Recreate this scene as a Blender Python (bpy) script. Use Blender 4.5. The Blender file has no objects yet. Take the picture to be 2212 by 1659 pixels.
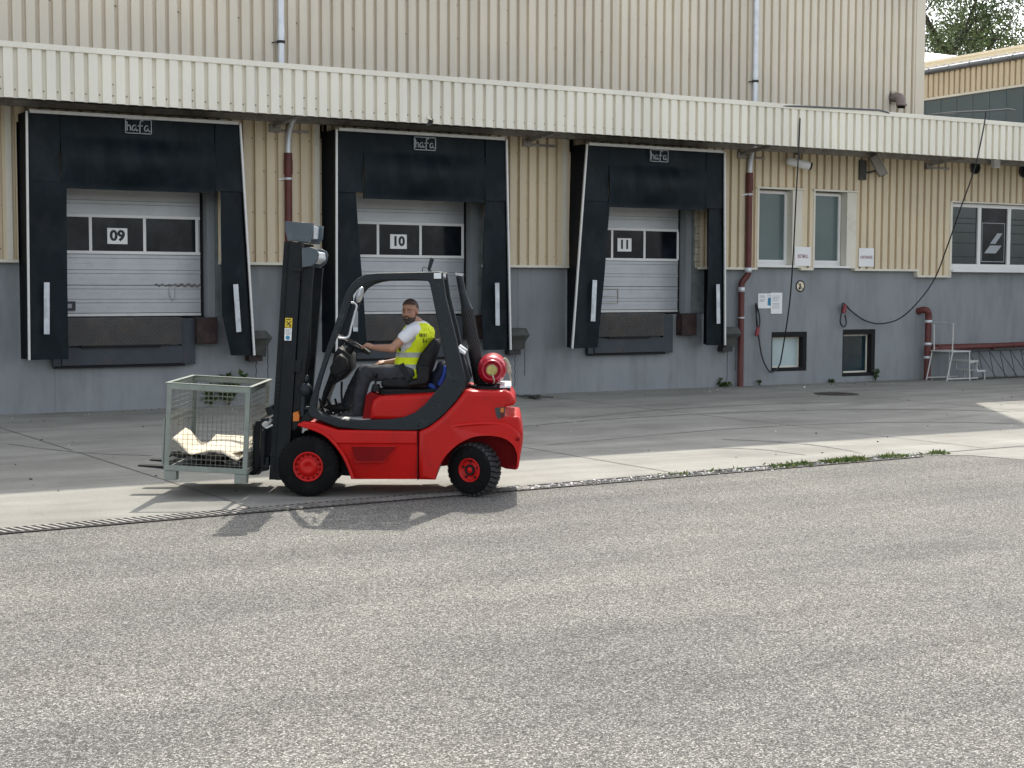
import bpy, bmesh, math, random
from mathutils import Vector as V, Matrix, noise as mnoise
R = math.radians
random.seed(7)
SC = bpy.context.scene
COL = SC.collection

# ------------------------------------------------------------------ camera, world, sun, exposure
FPX, CW, CH, CAMH = 3200.0, 2212.0, 1659.0, 2.07
PITCH, ROLL, YAW = math.atan(213 / FPX), 0.003, math.atan(5644 / FPX)
FH = V((math.cos(YAW), math.sin(YAW), 0)); RT = V((math.sin(YAW), -math.cos(YAW), 0)); UPV = V((0, 0, 1))
FWD = FH * math.cos(PITCH) - UPV * math.sin(PITCH); UPC = UPV * math.cos(PITCH) + FH * math.sin(PITCH)
CX = RT * math.cos(ROLL) + UPC * math.sin(ROLL); CY = -RT * math.sin(ROLL) + UPC * math.cos(ROLL)
CAM = V((0, 0, CAMH))
cd = bpy.data.cameras.new('camera'); cam = bpy.data.objects.new('camera', cd); COL.objects.link(cam)
cd.sensor_width = 36; cd.lens = 36 * FPX / CW; cd.clip_end = 2000; cd.clip_start = 0.1
mw = Matrix((CX, CY, -FWD)).transposed().to_4x4(); mw.translation = CAM
cam.matrix_world = mw; SC.camera = cam
SUN_EL, SUN_AZ = R(48.5), math.atan2(0.592, 0.806)          # azimuth measured from +Y towards +X
wd = bpy.data.worlds.new('World'); SC.world = wd; wd.use_nodes = True
nt = wd.node_tree; bg = nt.nodes['Background']; sky = nt.nodes.new('ShaderNodeTexSky')
sky.sky_type = 'NISHITA'; sky.sun_disc = False; sky.sun_elevation = SUN_EL; sky.sun_rotation = SUN_AZ
sky.air_density = 1.0; sky.dust_density = 2.2; sky.ozone_density = 1.0
hs = nt.nodes.new('ShaderNodeHueSaturation'); hs.inputs['Saturation'].default_value = 0.33       # hazy, nearly neutral summer sky
nt.links.new(sky.outputs[0], hs.inputs['Color']); nt.links.new(hs.outputs[0], bg.inputs[0]); bg.inputs[1].default_value = 0.15
sl = bpy.data.lights.new('sun', 'SUN'); so = bpy.data.objects.new('sun', sl); COL.objects.link(so)
sl.energy = 2.0; sl.angle = R(0.5); sl.color = (1.0, 0.94, 0.84)
sdir = V((math.sin(SUN_AZ) * math.cos(SUN_EL), math.cos(SUN_AZ) * math.cos(SUN_EL), math.sin(SUN_EL)))
so.rotation_euler = sdir.to_track_quat('Z', 'Y').to_euler(); so.location = (20, 40, 40)
SC.view_settings.view_transform = 'Standard'; SC.view_settings.look = 'None'
SC.view_settings.exposure = 1.25; SC.view_settings.gamma = 1.0
SC.cycles.max_bounces = 8

# measuring helpers: photo position (2212 px wide) -> point on a real plane
def ray(px, py): return FWD * FPX + CX * (px - CW / 2) + CY * (CH / 2 - py)
def WP(px, py, Y): d = ray(px, py); return CAM + d * (Y / d.y)
def XP(px, py, X): d = ray(px, py); return CAM + d * (X / d.x)
def GP(px, py, z=0.0): d = ray(px, py); return CAM + d * ((z - CAMH) / d.z)

# ------------------------------------------------------------------ mesh builder
class MB:
    def __init__(s, tm=None): s.v = []; s.f = []; s.m = []; s.sm = []; s.tm = tm
    def add(s, vs, fs, mat=0, smooth=False):
        b = len(s.v); s.v += [V(p) for p in vs]
        for f in fs: s.f.append([i + b for i in f]); s.m.append(mat); s.sm.append(smooth)
    def box(s, x0, x1, y0, y1, z0, z1, mat=0):
        s.add([(x0,y0,z0),(x1,y0,z0),(x1,y1,z0),(x0,y1,z0),(x0,y0,z1),(x1,y0,z1),(x1,y1,z1),(x0,y1,z1)],
              [(3,2,1,0),(4,5,6,7),(0,1,5,4),(1,2,6,5),(2,3,7,6),(3,0,4,7)], mat)
    def obox(s, c, sz, rot=None, mat=0):
        rot = rot or Matrix.Identity(3); hx, hy, hz = sz[0]/2, sz[1]/2, sz[2]/2
        pts = [V(c) + rot @ V(p) for p in [(-hx,-hy,-hz),(hx,-hy,-hz),(hx,hy,-hz),(-hx,hy,-hz),(-hx,-hy,hz),(hx,-hy,hz),(hx,hy,hz),(-hx,hy,hz)]]
        s.add(pts, [(3,2,1,0),(4,5,6,7),(0,1,5,4),(1,2,6,5),(2,3,7,6),(3,0,4,7)], mat)
    def bar(s, p0, p1, w, h, mat=0, up=(0,0,1)):
        p0, p1 = V(p0), V(p1); d = (p1 - p0); L = d.length; d.normalize(); u = V(up)
        if abs(d.dot(u)) > .98: u = V((0,1,0))
        a = d.cross(u).normalized(); b = a.cross(d).normalized()
        s.obox((p0 + p1) / 2, (L, w, h), Matrix((d, a, b)).transposed(), mat)
    def tube(s, pts, r, n=8, mat=0, caps=True, closed=False):
        pts = [V(p) for p in pts]; N = len(pts); rr = r if isinstance(r, (list, tuple)) else [r] * N
        T = []
        for i in range(N):
            a = pts[(i - 1) % N] if (closed or i > 0) else pts[i]; b = pts[(i + 1) % N] if (closed or i < N - 1) else pts[i]
            T.append((b - a).normalized())
        u = T[0].orthogonal().normalized(); vs = []
        for i in range(N):
            u = (u - T[i] * u.dot(T[i]))
            u = u.normalized() if u.length > 1e-6 else T[i].orthogonal().normalized()
            w = T[i].cross(u)
            for k in range(n):
                a = 2 * math.pi * k / n; vs.append(pts[i] + (u * math.cos(a) + w * math.sin(a)) * rr[i])
        fs = []
        for i in range(N if closed else N - 1):
            j = (i + 1) % N
            for k in range(n): k2 = (k + 1) % n; fs.append((i*n+k, i*n+k2, j*n+k2, j*n+k))
        s.add(vs, fs, mat, True)
        if caps and not closed:
            s.add(vs[:n], [tuple(reversed(range(n)))], mat); s.add(vs[-n:], [tuple(range(n))], mat)
    def prism(s, poly, f0, f1, mat=0, capmat=None):
        # poly: 2-D outline; f0 / f1 map an outline point to its two 3-D end positions
        n = len(poly); a = [V(f0(*p)) for p in poly]; b = [V(f1(*p)) for p in poly]
        s.add(a + b, [(i, (i+1) % n, n + (i+1) % n, n + i) for i in range(n)], mat)
        s.add(a, [tuple(reversed(range(n)))], capmat if capmat is not None else mat); s.add(b, [tuple(range(n))], capmat if capmat is not None else mat)
    def lathe(s, prof, c, ax, n=32, mat=0, mats=None, smooth=True):
        c = V(c); ax = V(ax).normalized(); u = ax.orthogonal().normalized(); w = ax.cross(u)
        vs = []
        for (h, r) in prof:
            for k in range(n):
                a = 2 * math.pi * k / n; vs.append(c + ax * h + (u * math.cos(a) + w * math.sin(a)) * r)
        for i in range(len(prof) - 1):
            fs = [(i*n+k, i*n+(k+1) % n, (i+1)*n+(k+1) % n, (i+1)*n+k) for k in range(n)]
            b = len(s.v)
            s.add(vs if i == 0 else [], [tuple(x for x in f) for f in fs] if i == 0 else [], mats[0] if mats else mat, smooth)
            if i == 0: base = b
            else:
                for f in fs: s.f.append([x + base for x in f]); s.m.append(mats[i] if mats else mat); s.sm.append(smooth)
    def ell(s, c, r, rot=None, n=16, k=10, mat=0):
        rot = rot or Matrix.Identity(3); c = V(c); vs = [c + rot @ V((0,0,r[2]))]; fs = []
        for i in range(1, k):
            t = math.pi * i / k
            for j in range(n):
                p = 2 * math.pi * j / n; vs.append(c + rot @ V((r[0]*math.sin(t)*math.cos(p), r[1]*math.sin(t)*math.sin(p), r[2]*math.cos(t))))
        vs.append(c + rot @ V((0,0,-r[2]))); L = len(vs) - 1
        for j in range(n):
            fs.append((0, 1 + j, 1 + (j+1) % n)); fs.append((L, L - n + (j+1) % n, L - n + j))
            for i in range(k - 2): a = 1 + i*n; fs.append((a + j, a + n + j, a + n + (j+1) % n, a + (j+1) % n))
        s.add(vs, fs, mat, True)
    def cap(s, p0, p1, r0, r1, n=12, mat=0):     # tapered capsule
        p0, p1 = V(p0), V(p1); d = (p1 - p0).normalized(); pts = []; rr = []
        for a in (-80, -50, -20): pts.append(p0 + d * r0 * math.sin(R(a))); rr.append(r0 * math.cos(R(a)))
        pts += [p0, p1]; rr += [r0, r1]
        for a in (20, 50, 80): pts.append(p1 + d * r1 * math.sin(R(a))); rr.append(r1 * math.cos(R(a)))
        s.tube(pts, rr, n, mat)
    def chain(s, pts, rs, n=12, mat=0):
        for i in range(len(pts) - 1): s.cap(pts[i], pts[i+1], rs[i], rs[i+1], n, mat)
    def remesh(s, vox, smooth=2, mat=0, tm=None):
        me = bpy.data.meshes.new('tmp'); me.from_pydata([tuple(p) for p in s.v], [], s.f); o = bpy.data.objects.new('tmp', me); COL.objects.link(o)
        md = o.modifiers.new('r', 'REMESH'); md.mode = 'VOXEL'; md.voxel_size = vox
        dg = bpy.context.evaluated_depsgraph_get(); e = o.evaluated_get(dg); m2 = e.to_mesh()
        bm = bmesh.new(); bm.from_mesh(m2); e.to_mesh_clear()
        for _ in range(smooth): bmesh.ops.smooth_vert(bm, verts=bm.verts, factor=.5, use_axis_x=True, use_axis_y=True, use_axis_z=True)
        bm.verts.index_update(); vs = [v.co.copy() for v in bm.verts]; fs = [[v.index for v in f.verts] for f in bm.faces]; bm.free()
        bpy.data.objects.remove(o); bpy.data.meshes.remove(me)
        r = MB(s.tm); r.add(vs, fs, mat, True); return r
    def text(s, txt, size, f, mat=0, bold=0.0):
        cu = bpy.data.curves.new('t', 'FONT'); cu.body = txt; cu.size = size; cu.align_x = 'CENTER'; cu.align_y = 'CENTER'; cu.offset = bold; cu.resolution_u = 3
        o = bpy.data.objects.new('t', cu); COL.objects.link(o); dg = bpy.context.evaluated_depsgraph_get(); dg.update()
        e = o.evaluated_get(dg); m2 = e.to_mesh()
        vs = [f(v.co.x, v.co.y) for v in m2.vertices]; fs = [tuple(p.vertices) for p in m2.polygons]; e.to_mesh_clear()
        s.add(vs, fs, mat); bpy.data.objects.remove(o); bpy.data.curves.remove(cu)
    def build(s, name, mats, parent=None, bevel=0, seg=2, fix=True):
        root = parent
        while root is not None and root.parent is not None: root = root.parent
        inv = root.matrix_basis.inverted() if root is not None else Matrix.Identity(4)
        tm = s.tm or Matrix.Identity(4); X = inv @ tm
        me = bpy.data.meshes.new(name); me.from_pydata([tuple(X @ p) for p in s.v], [], s.f)
        me.polygons.foreach_set('material_index', s.m); me.polygons.foreach_set('use_smooth', s.sm)
        if fix:
            bm = bmesh.new(); bm.from_mesh(me); bmesh.ops.recalc_face_normals(bm, faces=bm.faces); bm.to_mesh(me); bm.free()
        for mm in (mats if isinstance(mats, (list, tuple)) else [mats]): me.materials.append(mm)
        o = bpy.data.objects.new(name, me); COL.objects.link(o)
        if parent is not None: o.parent = parent
        if bevel:
            b = o.modifiers.new('bevel', 'BEVEL'); b.width = bevel; b.segments = seg; b.limit_method = 'ANGLE'; b.angle_limit = R(35); b.harden_normals = False
        return o

def tag(o, label=None, cat=None, group=None, kind=None):
    if label: o['label'] = label
    if cat: o['category'] = cat
    if group: o['group'] = group
    if kind: o['kind'] = kind
    return o
def thing(name, label, cat, mat=None, group=None):
    o = bpy.data.objects.new(name, None); COL.objects.link(o); o.empty_display_size = .2
    if mat is not None: o.matrix_basis = mat
    return tag(o, label, cat, group)
def T(x, y, z=0, rz=0): return Matrix.Translation((x, y, z)) @ Matrix.Rotation(rz, 4, 'Z')
def arc(c, r, a0, a1, n, f): return [f(c[0] + r * math.cos(R(a0 + (a1 - a0) * i / n)), c[1] + r * math.sin(R(a0 + (a1 - a0) * i / n))) for i in range(n + 1)]
def smooth_path(pts, n=6):      # Catmull-Rom
    pts = [V(p) for p in pts]; P = [pts[0]] + pts + [pts[-1]]; out = []
    for i in range(1, len(P) - 2):
        for k in range(n):
            t = k / n; a, b, c, d = P[i-1], P[i], P[i+1], P[i+2]
            out.append(.5 * ((2*b) + (c - a)*t + (2*a - 5*b + 4*c - d)*t*t + (3*b - a - 3*c + d)*t**3))
    out.append(pts[-1]); return out

# ------------------------------------------------------------------ materials
MT = {}
def pbr(name, col, rough=.6, metal=0.0, var=.1, vs=2.0, bump=0.0, bs=60.0, dirt=None, da=.5, ds=3.0, dt=(.5,.72), streak=None, coat=0.0, spec=.5, rvar=0.0, glass=False, sheet=0.0):
    m = bpy.data.materials.new(name); m.use_nodes = True; n = m.node_tree.nodes; L = m.node_tree.links
    b = n['Principled BSDF']; tc = n.new('ShaderNodeTexCoord'); co = tc.outputs['Object']
    b.inputs['Roughness'].default_value = rough; b.inputs['Metallic'].default_value = metal; b.inputs['Specular IOR Level'].default_value = spec
    if coat: b.inputs['Coat Weight'].default_value = coat; b.inputs['Coat Roughness'].default_value = .12
    nz = n.new('ShaderNodeTexNoise'); nz.inputs['Scale'].default_value = vs; nz.inputs['Detail'].default_value = 6; L.new(co, nz.inputs['Vector'])
    mx = n.new('ShaderNodeMix'); mx.data_type = 'RGBA'
    mr = n.new('ShaderNodeMapRange'); mr.inputs[1].default_value = .3; mr.inputs[2].default_value = .7; L.new(nz.outputs[0], mr.inputs[0]); L.new(mr.outputs[0], mx.inputs['Factor'])
    mx.inputs['A'].default_value = (*[max(0, c * (1 - var)) for c in col], 1); mx.inputs['B'].default_value = (*[min(1, c * (1 + var)) for c in col], 1)
    out = mx.outputs['Result']
    if dirt:
        vec = co
        if streak:
            mp = n.new('ShaderNodeMapping'); mp.inputs['Scale'].default_value = streak; L.new(co, mp.inputs[0]); vec = mp.outputs[0]
        dz = n.new('ShaderNodeTexNoise'); dz.inputs['Scale'].default_value = ds; dz.inputs['Detail'].default_value = 9; dz.inputs['Roughness'].default_value = .65; L.new(vec, dz.inputs['Vector'])
        dr = n.new('ShaderNodeMapRange'); dr.inputs[1].default_value = dt[0]; dr.inputs[2].default_value = dt[1]; dr.inputs[4].default_value = da; L.new(dz.outputs[0], dr.inputs[0])
        m2 = n.new('ShaderNodeMix'); m2.data_type = 'RGBA'; L.new(dr.outputs[0], m2.inputs['Factor']); L.new(out, m2.inputs['A']); m2.inputs['B'].default_value = (*dirt, 1); out = m2.outputs['Result']
    if sheet:    # every sheet of cladding has weathered a little differently
        sx = n.new('ShaderNodeSeparateXYZ'); L.new(co, sx.inputs[0]); dv = n.new('ShaderNodeMath'); dv.operation = 'DIVIDE'; dv.inputs[1].default_value = sheet; L.new(sx.outputs[0], dv.inputs[0])
        fl = n.new('ShaderNodeMath'); fl.operation = 'FLOOR'; L.new(dv.outputs[0], fl.inputs[0]); wn = n.new('ShaderNodeTexWhiteNoise'); wn.noise_dimensions = '1D'; L.new(fl.outputs[0], wn.inputs['W'])
        sr = n.new('ShaderNodeMapRange'); sr.inputs[3].default_value = .93; sr.inputs[4].default_value = 1.05; L.new(wn.outputs['Value'], sr.inputs[0])
        vs_ = n.new('ShaderNodeVectorMath'); vs_.operation = 'SCALE'; L.new(out, vs_.inputs[0]); L.new(sr.outputs[0], vs_.inputs['Scale']); out = vs_.outputs[0]
    L.new(out, b.inputs['Base Color'])
    if rvar:
        rr = n.new('ShaderNodeMapRange'); rr.inputs[3].default_value = max(0, rough - rvar); rr.inputs[4].default_value = min(1, rough + rvar); L.new(nz.outputs[0], rr.inputs[0]); L.new(rr.outputs[0], b.inputs['Roughness'])
    if bump:
        bz = n.new('ShaderNodeTexNoise'); bz.inputs['Scale'].default_value = bs; bz.inputs['Detail'].default_value = 4; L.new(co, bz.inputs['Vector'])
        bp = n.new('ShaderNodeBump'); bp.inputs['Strength'].default_value = bump; bp.inputs['Distance'].default_value = .01; L.new(bz.outputs[0], bp.inputs['Height']); L.new(bp.outputs[0], b.inputs['Normal'])
    if glass:      # thin leaf: part of the light passes through
        tr = n.new('ShaderNodeBsdfTranslucent'); ms = n.new('ShaderNodeMixShader'); ms.inputs[0].default_value = .45; L.new(out, tr.inputs['Color']); L.new(b.outputs[0], ms.inputs[1]); L.new(tr.outputs[0], ms.inputs[2]); L.new(ms.outputs[0], n['Material Output'].inputs[0])
    MT[name] = m; return m

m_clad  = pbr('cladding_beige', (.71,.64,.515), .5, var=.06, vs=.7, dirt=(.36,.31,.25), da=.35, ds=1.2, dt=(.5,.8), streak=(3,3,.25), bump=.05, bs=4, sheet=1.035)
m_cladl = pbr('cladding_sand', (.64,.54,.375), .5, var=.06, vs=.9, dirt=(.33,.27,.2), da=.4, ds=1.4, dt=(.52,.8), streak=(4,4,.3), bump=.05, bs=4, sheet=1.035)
m_fasc  = pbr('fascia_cream', (.80,.765,.65), .42, var=.04, vs=1.2, dirt=(.5,.47,.4), da=.3, ds=1.6, dt=(.55,.85), streak=(5,5,.35), bump=.05, bs=4, sheet=1.035)
m_trim  = pbr('trim_cream', (.66,.63,.53), .45, var=.06, vs=2, dirt=(.3,.27,.22), da=.5, ds=3, dt=(.58,.8))
m_screw = pbr('screw_head', (.25,.2,.16), .6)
m_base  = pbr('grey_render', (.235,.252,.262), .85, var=.07, vs=.9, dirt=(.15,.16,.158), da=.7, ds=1.5, dt=(.46,.74), streak=(2.2,2.2,.5), bump=.25, bs=90)
m_soff  = pbr('soffit_grey', (.32,.30,.27), .8, var=.15, vs=2, dirt=(.12,.1,.085), da=.7, ds=5, dt=(.45,.7))
m_alu   = pbr('aluminium_strip', (.62,.62,.6), .45, .3, var=.1, vs=6, dirt=(.35,.33,.3), da=.5, ds=6)
m_curt  = pbr('navy_rubber', (.0032,.0082,.0118), .5, var=.35, vs=1.5, dirt=(.024,.029,.034), da=.85, ds=1.8, dt=(.46,.8), streak=(1.5,1.5,.8), bump=.5, bs=3.0, spec=.16)
m_curtd = pbr('black_rubber_side', (.0035,.005,.0075), .6, var=.3, vs=2, bump=.8, bs=5, spec=.12)
m_stripe= pbr('reflective_strip', (.5,.53,.56), .35, .2, var=.15, vs=9, dirt=(.22,.25,.28), da=.6, ds=7)
m_door  = pbr('door_silver', (.42,.44,.455), .45, .35, var=.07, vs=1.5, dirt=(.32,.33,.34), da=.4, ds=4, bump=.15, bs=25)
m_doorl = pbr('door_joint', (.12,.125,.13), .6)
m_wframe= pbr('white_frame', (.72,.72,.70), .4, var=.05)
m_pane  = pbr('dark_pane', (.010,.012,.016), .12, var=.5, vs=3, dirt=(.05,.055,.065), da=.6, ds=2.2, dt=(.5,.75), bump=.12, bs=4, spec=.22)  # pale bluish patches: scratches and reflections put into the colour
m_frost = pbr('frosted_pane', (.085,.125,.125), .22, var=.12, vs=1.2, spec=.6)
m_pale  = pbr('pale_pane', (.42,.52,.52), .2, var=.08, vs=2)
m_dpane = pbr('deep_pane', (.012,.028,.035), .1, var=.4, vs=1.5, spec=.6)
m_white = pbr('white_paint', (.78,.78,.77), .5, var=.03)
m_print = pbr('black_print', (.012,.012,.013), .6)
m_redpr = pbr('red_print', (.20,.03,.05), .6)
m_blupr = pbr('blue_print', (.03,.22,.38), .5)
m_greypr= pbr('grey_print', (.34,.36,.38), .6)
m_plate = pbr('tread_steel', (.045,.045,.047), .45, .6, var=.3, vs=2.2, dirt=(.12,.095,.07), da=.6, ds=3.5, dt=(.5,.72))
m_tread = pbr('worn_tread', (.11,.105,.10), .4, .6, var=.4, vs=1.5, dirt=(.08,.07,.06), da=.8, ds=2.5, dt=(.45,.65))
m_steel = pbr('painted_steel', (.030,.038,.048), .55, .1, var=.2, vs=3, dirt=(.1,.06,.045), da=.6, ds=4, dt=(.55,.75), bump=.15, bs=30)
m_rust  = pbr('rusty_brown', (.026,.013,.012), .75, var=.35, vs=6, dirt=(.1,.055,.04), da=.6, ds=7, bump=.3, bs=40)
m_void  = pbr('void_black', (.006,.006,.007), .9)
m_rpipe = pbr('pipe_oxide_red', (.115,.026,.021), .55, var=.2, vs=4, dirt=(.09,.045,.045), da=.5, ds=3, streak=(3,3,.6))
m_galv  = pbr('galvanised', (.66,.69,.72), .38, .35, var=.1, vs=8, bump=.1, bs=20)
m_dark  = pbr('dark_metal', (.035,.035,.037), .5, .3, var=.2)
m_conc  = None
m_box   = pbr('old_plastic', (.06,.062,.057), .7, var=.25, vs=8, dirt=(.04,.035,.03), da=.7, ds=9)
m_foam  = pbr('old_foam', (.42,.38,.29), .9, var=.2, vs=6, dirt=(.15,.13,.1), da=.7, ds=5, bump=.5, bs=30)
m_cable = pbr('black_cable', (.013,.014,.016), .5)
m_plug  = pbr('red_plug', (.22,.02,.03), .4)
m_teal  = pbr('teal_glazing', (.05,.085,.10), .25, var=.15, vs=.5)
m_gutt  = pbr('zinc_gutter', (.17,.18,.19), .45, .5, var=.15, vs=2)
m_roofw = pbr('roof_white', (.8,.79,.75), .5, var=.04)
m_parap = pbr('parapet_yellow', (.66,.58,.42), .55, var=.06, vs=1)
m_red   = pbr('red_paint', (.48,.007,.005), .42, var=.1, vs=1.6, dirt=(.20,.012,.010), da=.6, ds=5, dt=(.52,.78), coat=.04, rvar=.12, spec=.25, bump=.04, bs=12)
m_redd  = pbr('dark_red', (.19,.004,.005), .6, var=.15, vs=3, spec=.12)
m_redb  = pbr('bottle_red', (.42,.006,.025), .35, var=.08, vs=5, dirt=(.25,.02,.03), da=.4, ds=8, coat=.3)
m_guard = pbr('charcoal_paint', (.012,.017,.021), .5, var=.18, vs=3, dirt=(.085,.09,.092), da=.5, ds=7, dt=(.58,.74), bump=.12, bs=30, rvar=.1, spec=.3)
m_mast  = pbr('mast_black', (.008,.0105,.013), .48, .2, var=.3, vs=4, dirt=(.024,.023,.022), da=.5, ds=6, bump=.15, bs=25, spec=.25)
m_mastb = pbr('mast_cover', (.06,.08,.095), .5, var=.12, vs=4, dirt=(.16,.18,.19), da=.4, ds=6)
m_black = pbr('black_plastic', (.006,.0065,.0075), .55, var=.3, vs=6, spec=.25)
m_tyre  = pbr('tyre_rubber', (.0055,.0055,.0062), .8, var=.3, vs=8, dirt=(.03,.029,.027), da=.35, ds=9, bump=.3, bs=60, spec=.15)
m_lug   = pbr('skylit_tread', (.03,.03,.033), .8, var=.3, vs=10)  # lugs paler than the tyre rubber: sky light put into their colour
m_seat  = pbr('seat_vinyl', (.009,.0095,.011), .6, var=.3, vs=8, dirt=(.04,.04,.042), da=.4, ds=7, bump=.3, bs=25, spec=.25)
m_amber = pbr('amber_lens', (.55,.16,.02), .25, var=.1)
m_rlens = pbr('red_lens', (.10,.006,.008), .2)
m_slens = pbr('smoked_lens', (.045,.045,.048), .2)
m_cage  = pbr('cage_green', (.215,.245,.215), .6, var=.12, vs=6, dirt=(.17,.13,.09), da=.6, ds=8, dt=(.54,.72), bump=.2, bs=50)
m_wire  = pbr('cage_wire', (.17,.175,.155), .55, .2, var=.2, vs=8, dirt=(.16,.11,.07), da=.6, ds=12)
m_card  = pbr('cardboard', (.80,.71,.54), .85, var=.06, vs=4, dirt=(.45,.33,.2), da=.3, ds=5)
m_film  = pbr('black_film', (.006,.006,.007), .4, bump=.8, bs=14, spec=.25)
m_skin  = pbr('skin', (.40,.21,.135), .5, var=.1, vs=12)
m_hair  = pbr('dark_hair', (.05,.035,.028), .7, bump=.6, bs=220)
m_stub  = pbr('shaved_hair', (.075,.046,.036), .7, var=.2, vs=30)
m_vest  = pbr('hivis_yellow', (.84,.98,.012), .6, var=.06, vs=5, bump=.35, bs=14)
m_tape  = pbr('grey_tape', (.50,.53,.50), .35, .2, var=.06, vs=9)
m_tee   = pbr('white_cotton', (.80,.81,.86), .85, var=.04, bump=.35, bs=16)
m_jean  = pbr('black_denim', (.036,.038,.045), .9, var=.3, vs=9, dirt=(.11,.115,.125), da=.4, ds=6, dt=(.52,.8), bump=.7, bs=16)
m_shoe  = pbr('black_shoe', (.02,.02,.022), .6, var=.3, vs=12)
m_stool = pbr('stool_grey', (.50,.50,.48), .5, var=.1, vs=8, dirt=(.3,.29,.27), da=.5, ds=8)
m_eye   = pbr('eye_white', (.42,.38,.35), .4)
m_bag   = pbr('blue_bag', (.008,.05,.30), .6, var=.2, bump=.4, bs=18)
m_yel   = pbr('yellow_label', (.62,.45,.02), .5)
m_leaf  = pbr('leaf', (.075,.105,.038), .6, var=.4, vs=.9, glass=True)
m_leafb = pbr('leaf_yellow', (.12,.145,.042), .6, var=.4, vs=1.2, glass=True)
m_bark  = pbr('bark', (.045,.036,.028), .9, var=.3, vs=4, bump=.8, bs=12)
m_weed  = pbr('weed_leaf', (.06,.105,.025), .6, var=.4, vs=7, glass=True)
m_iron  = pbr('cast_iron', (.055,.048,.043), .6, .4, var=.3, vs=9, dirt=(.12,.08,.05), da=.6, ds=12)
m_brass = pbr('valve_brass', (.42,.38,.13), .45, .3, var=.3, vs=30)

def nodes_asphalt():
    m = bpy.data.materials.new('asphalt_worn'); m.use_nodes = True; n = m.node_tree.nodes; L = m.node_tree.links; b = n['Principled BSDF']
    tc = n.new('ShaderNodeTexCoord'); co = tc.outputs['Object']
    def nz(sc, det=5, vec=co, rough=.5):
        x = n.new('ShaderNodeTexNoise'); x.inputs['Scale'].default_value = sc; x.inputs['Detail'].default_value = det; x.inputs['Roughness'].default_value = rough; L.new(vec, x.inputs['Vector']); return x.outputs[0]
    def ramp(src, stops):
        r = n.new('ShaderNodeValToRGB'); e = r.color_ramp.elements
        for i, (p, c) in enumerate(stops):
            el = e[i] if i < 2 else e.new(p); el.position = p; el.color = (*c, 1)
        L.new(src, r.inputs[0]); return r.outputs[0]
    def mix(a, bb, fac, mode='MIX'):
        x = n.new('ShaderNodeMix'); x.data_type = 'RGBA'; x.blend_type = mode
        if isinstance(fac, float): x.inputs['Factor'].default_value = fac
        else: L.new(fac, x.inputs['Factor'])
        L.new(a, x.inputs['A']); L.new(bb, x.inputs['B']); return x.outputs['Result']
    vo = n.new('ShaderNodeTexVoronoi'); vo.inputs['Scale'].default_value = 108; L.new(co, vo.inputs['Vector'])
    v2 = n.new('ShaderNodeTexVoronoi'); v2.inputs['Scale'].default_value = 108; v2.feature = 'DISTANCE_TO_EDGE'; L.new(co, v2.inputs['Vector'])
    sep = n.new('ShaderNodeSeparateColor'); L.new(vo.outputs['Color'], sep.inputs[0])
    stone = ramp(sep.outputs[0], [(0, (.075,.073,.068)), (.35, (.165,.161,.148)), (.72, (.28,.274,.25)), (1, (.53,.52,.48))])
    gap = ramp(v2.outputs[0], [(0, (.30,.30,.30)), (.16, (1,1,1))])
    c = mix(stone, gap, 1.0, 'MULTIPLY')
    fine = ramp(nz(230, 2), [(.3, (.68,.68,.68)), (.7, (1.25,1.25,1.25))]); c = mix(c, fine, .8, 'MULTIPLY')
    big = ramp(nz(.55, 7, rough=.6), [(.3, (.85,.855,.87)), (.7, (1.12,1.11,1.08))]); c = mix(c, big, 1.0, 'MULTIPLY')
    mp = n.new('ShaderNodeMapping'); mp.inputs['Scale'].default_value = (.25, 1.6, 1); mp.inputs['Rotation'].default_value = (0, 0, .5); L.new(co, mp.inputs[0])
    st = ramp(nz(1.0, 8, mp.outputs[0], .6), [(.35, (.85,.85,.85)), (.62, (1.07,1.07,1.06))]); c = mix(c, st, 1.0, 'MULTIPLY')
    pat = ramp(nz(3.5, 6, rough=.7), [(.58, (1,1,1)), (.78, (.72,.71,.71))]); c = mix(c, pat, .4, 'MULTIPLY')
    L.new(c, b.inputs['Base Color']); b.inputs['Roughness'].default_value = .9; b.inputs['Specular IOR Level'].default_value = .25
    bp = n.new('ShaderNodeBump'); bp.inputs['Strength'].default_value = .8; bp.inputs['Distance'].default_value = .006; L.new(v2.outputs[0], bp.inputs['Height'])
    L.new(bp.outputs[0], b.inputs['Normal']); return m
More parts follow.
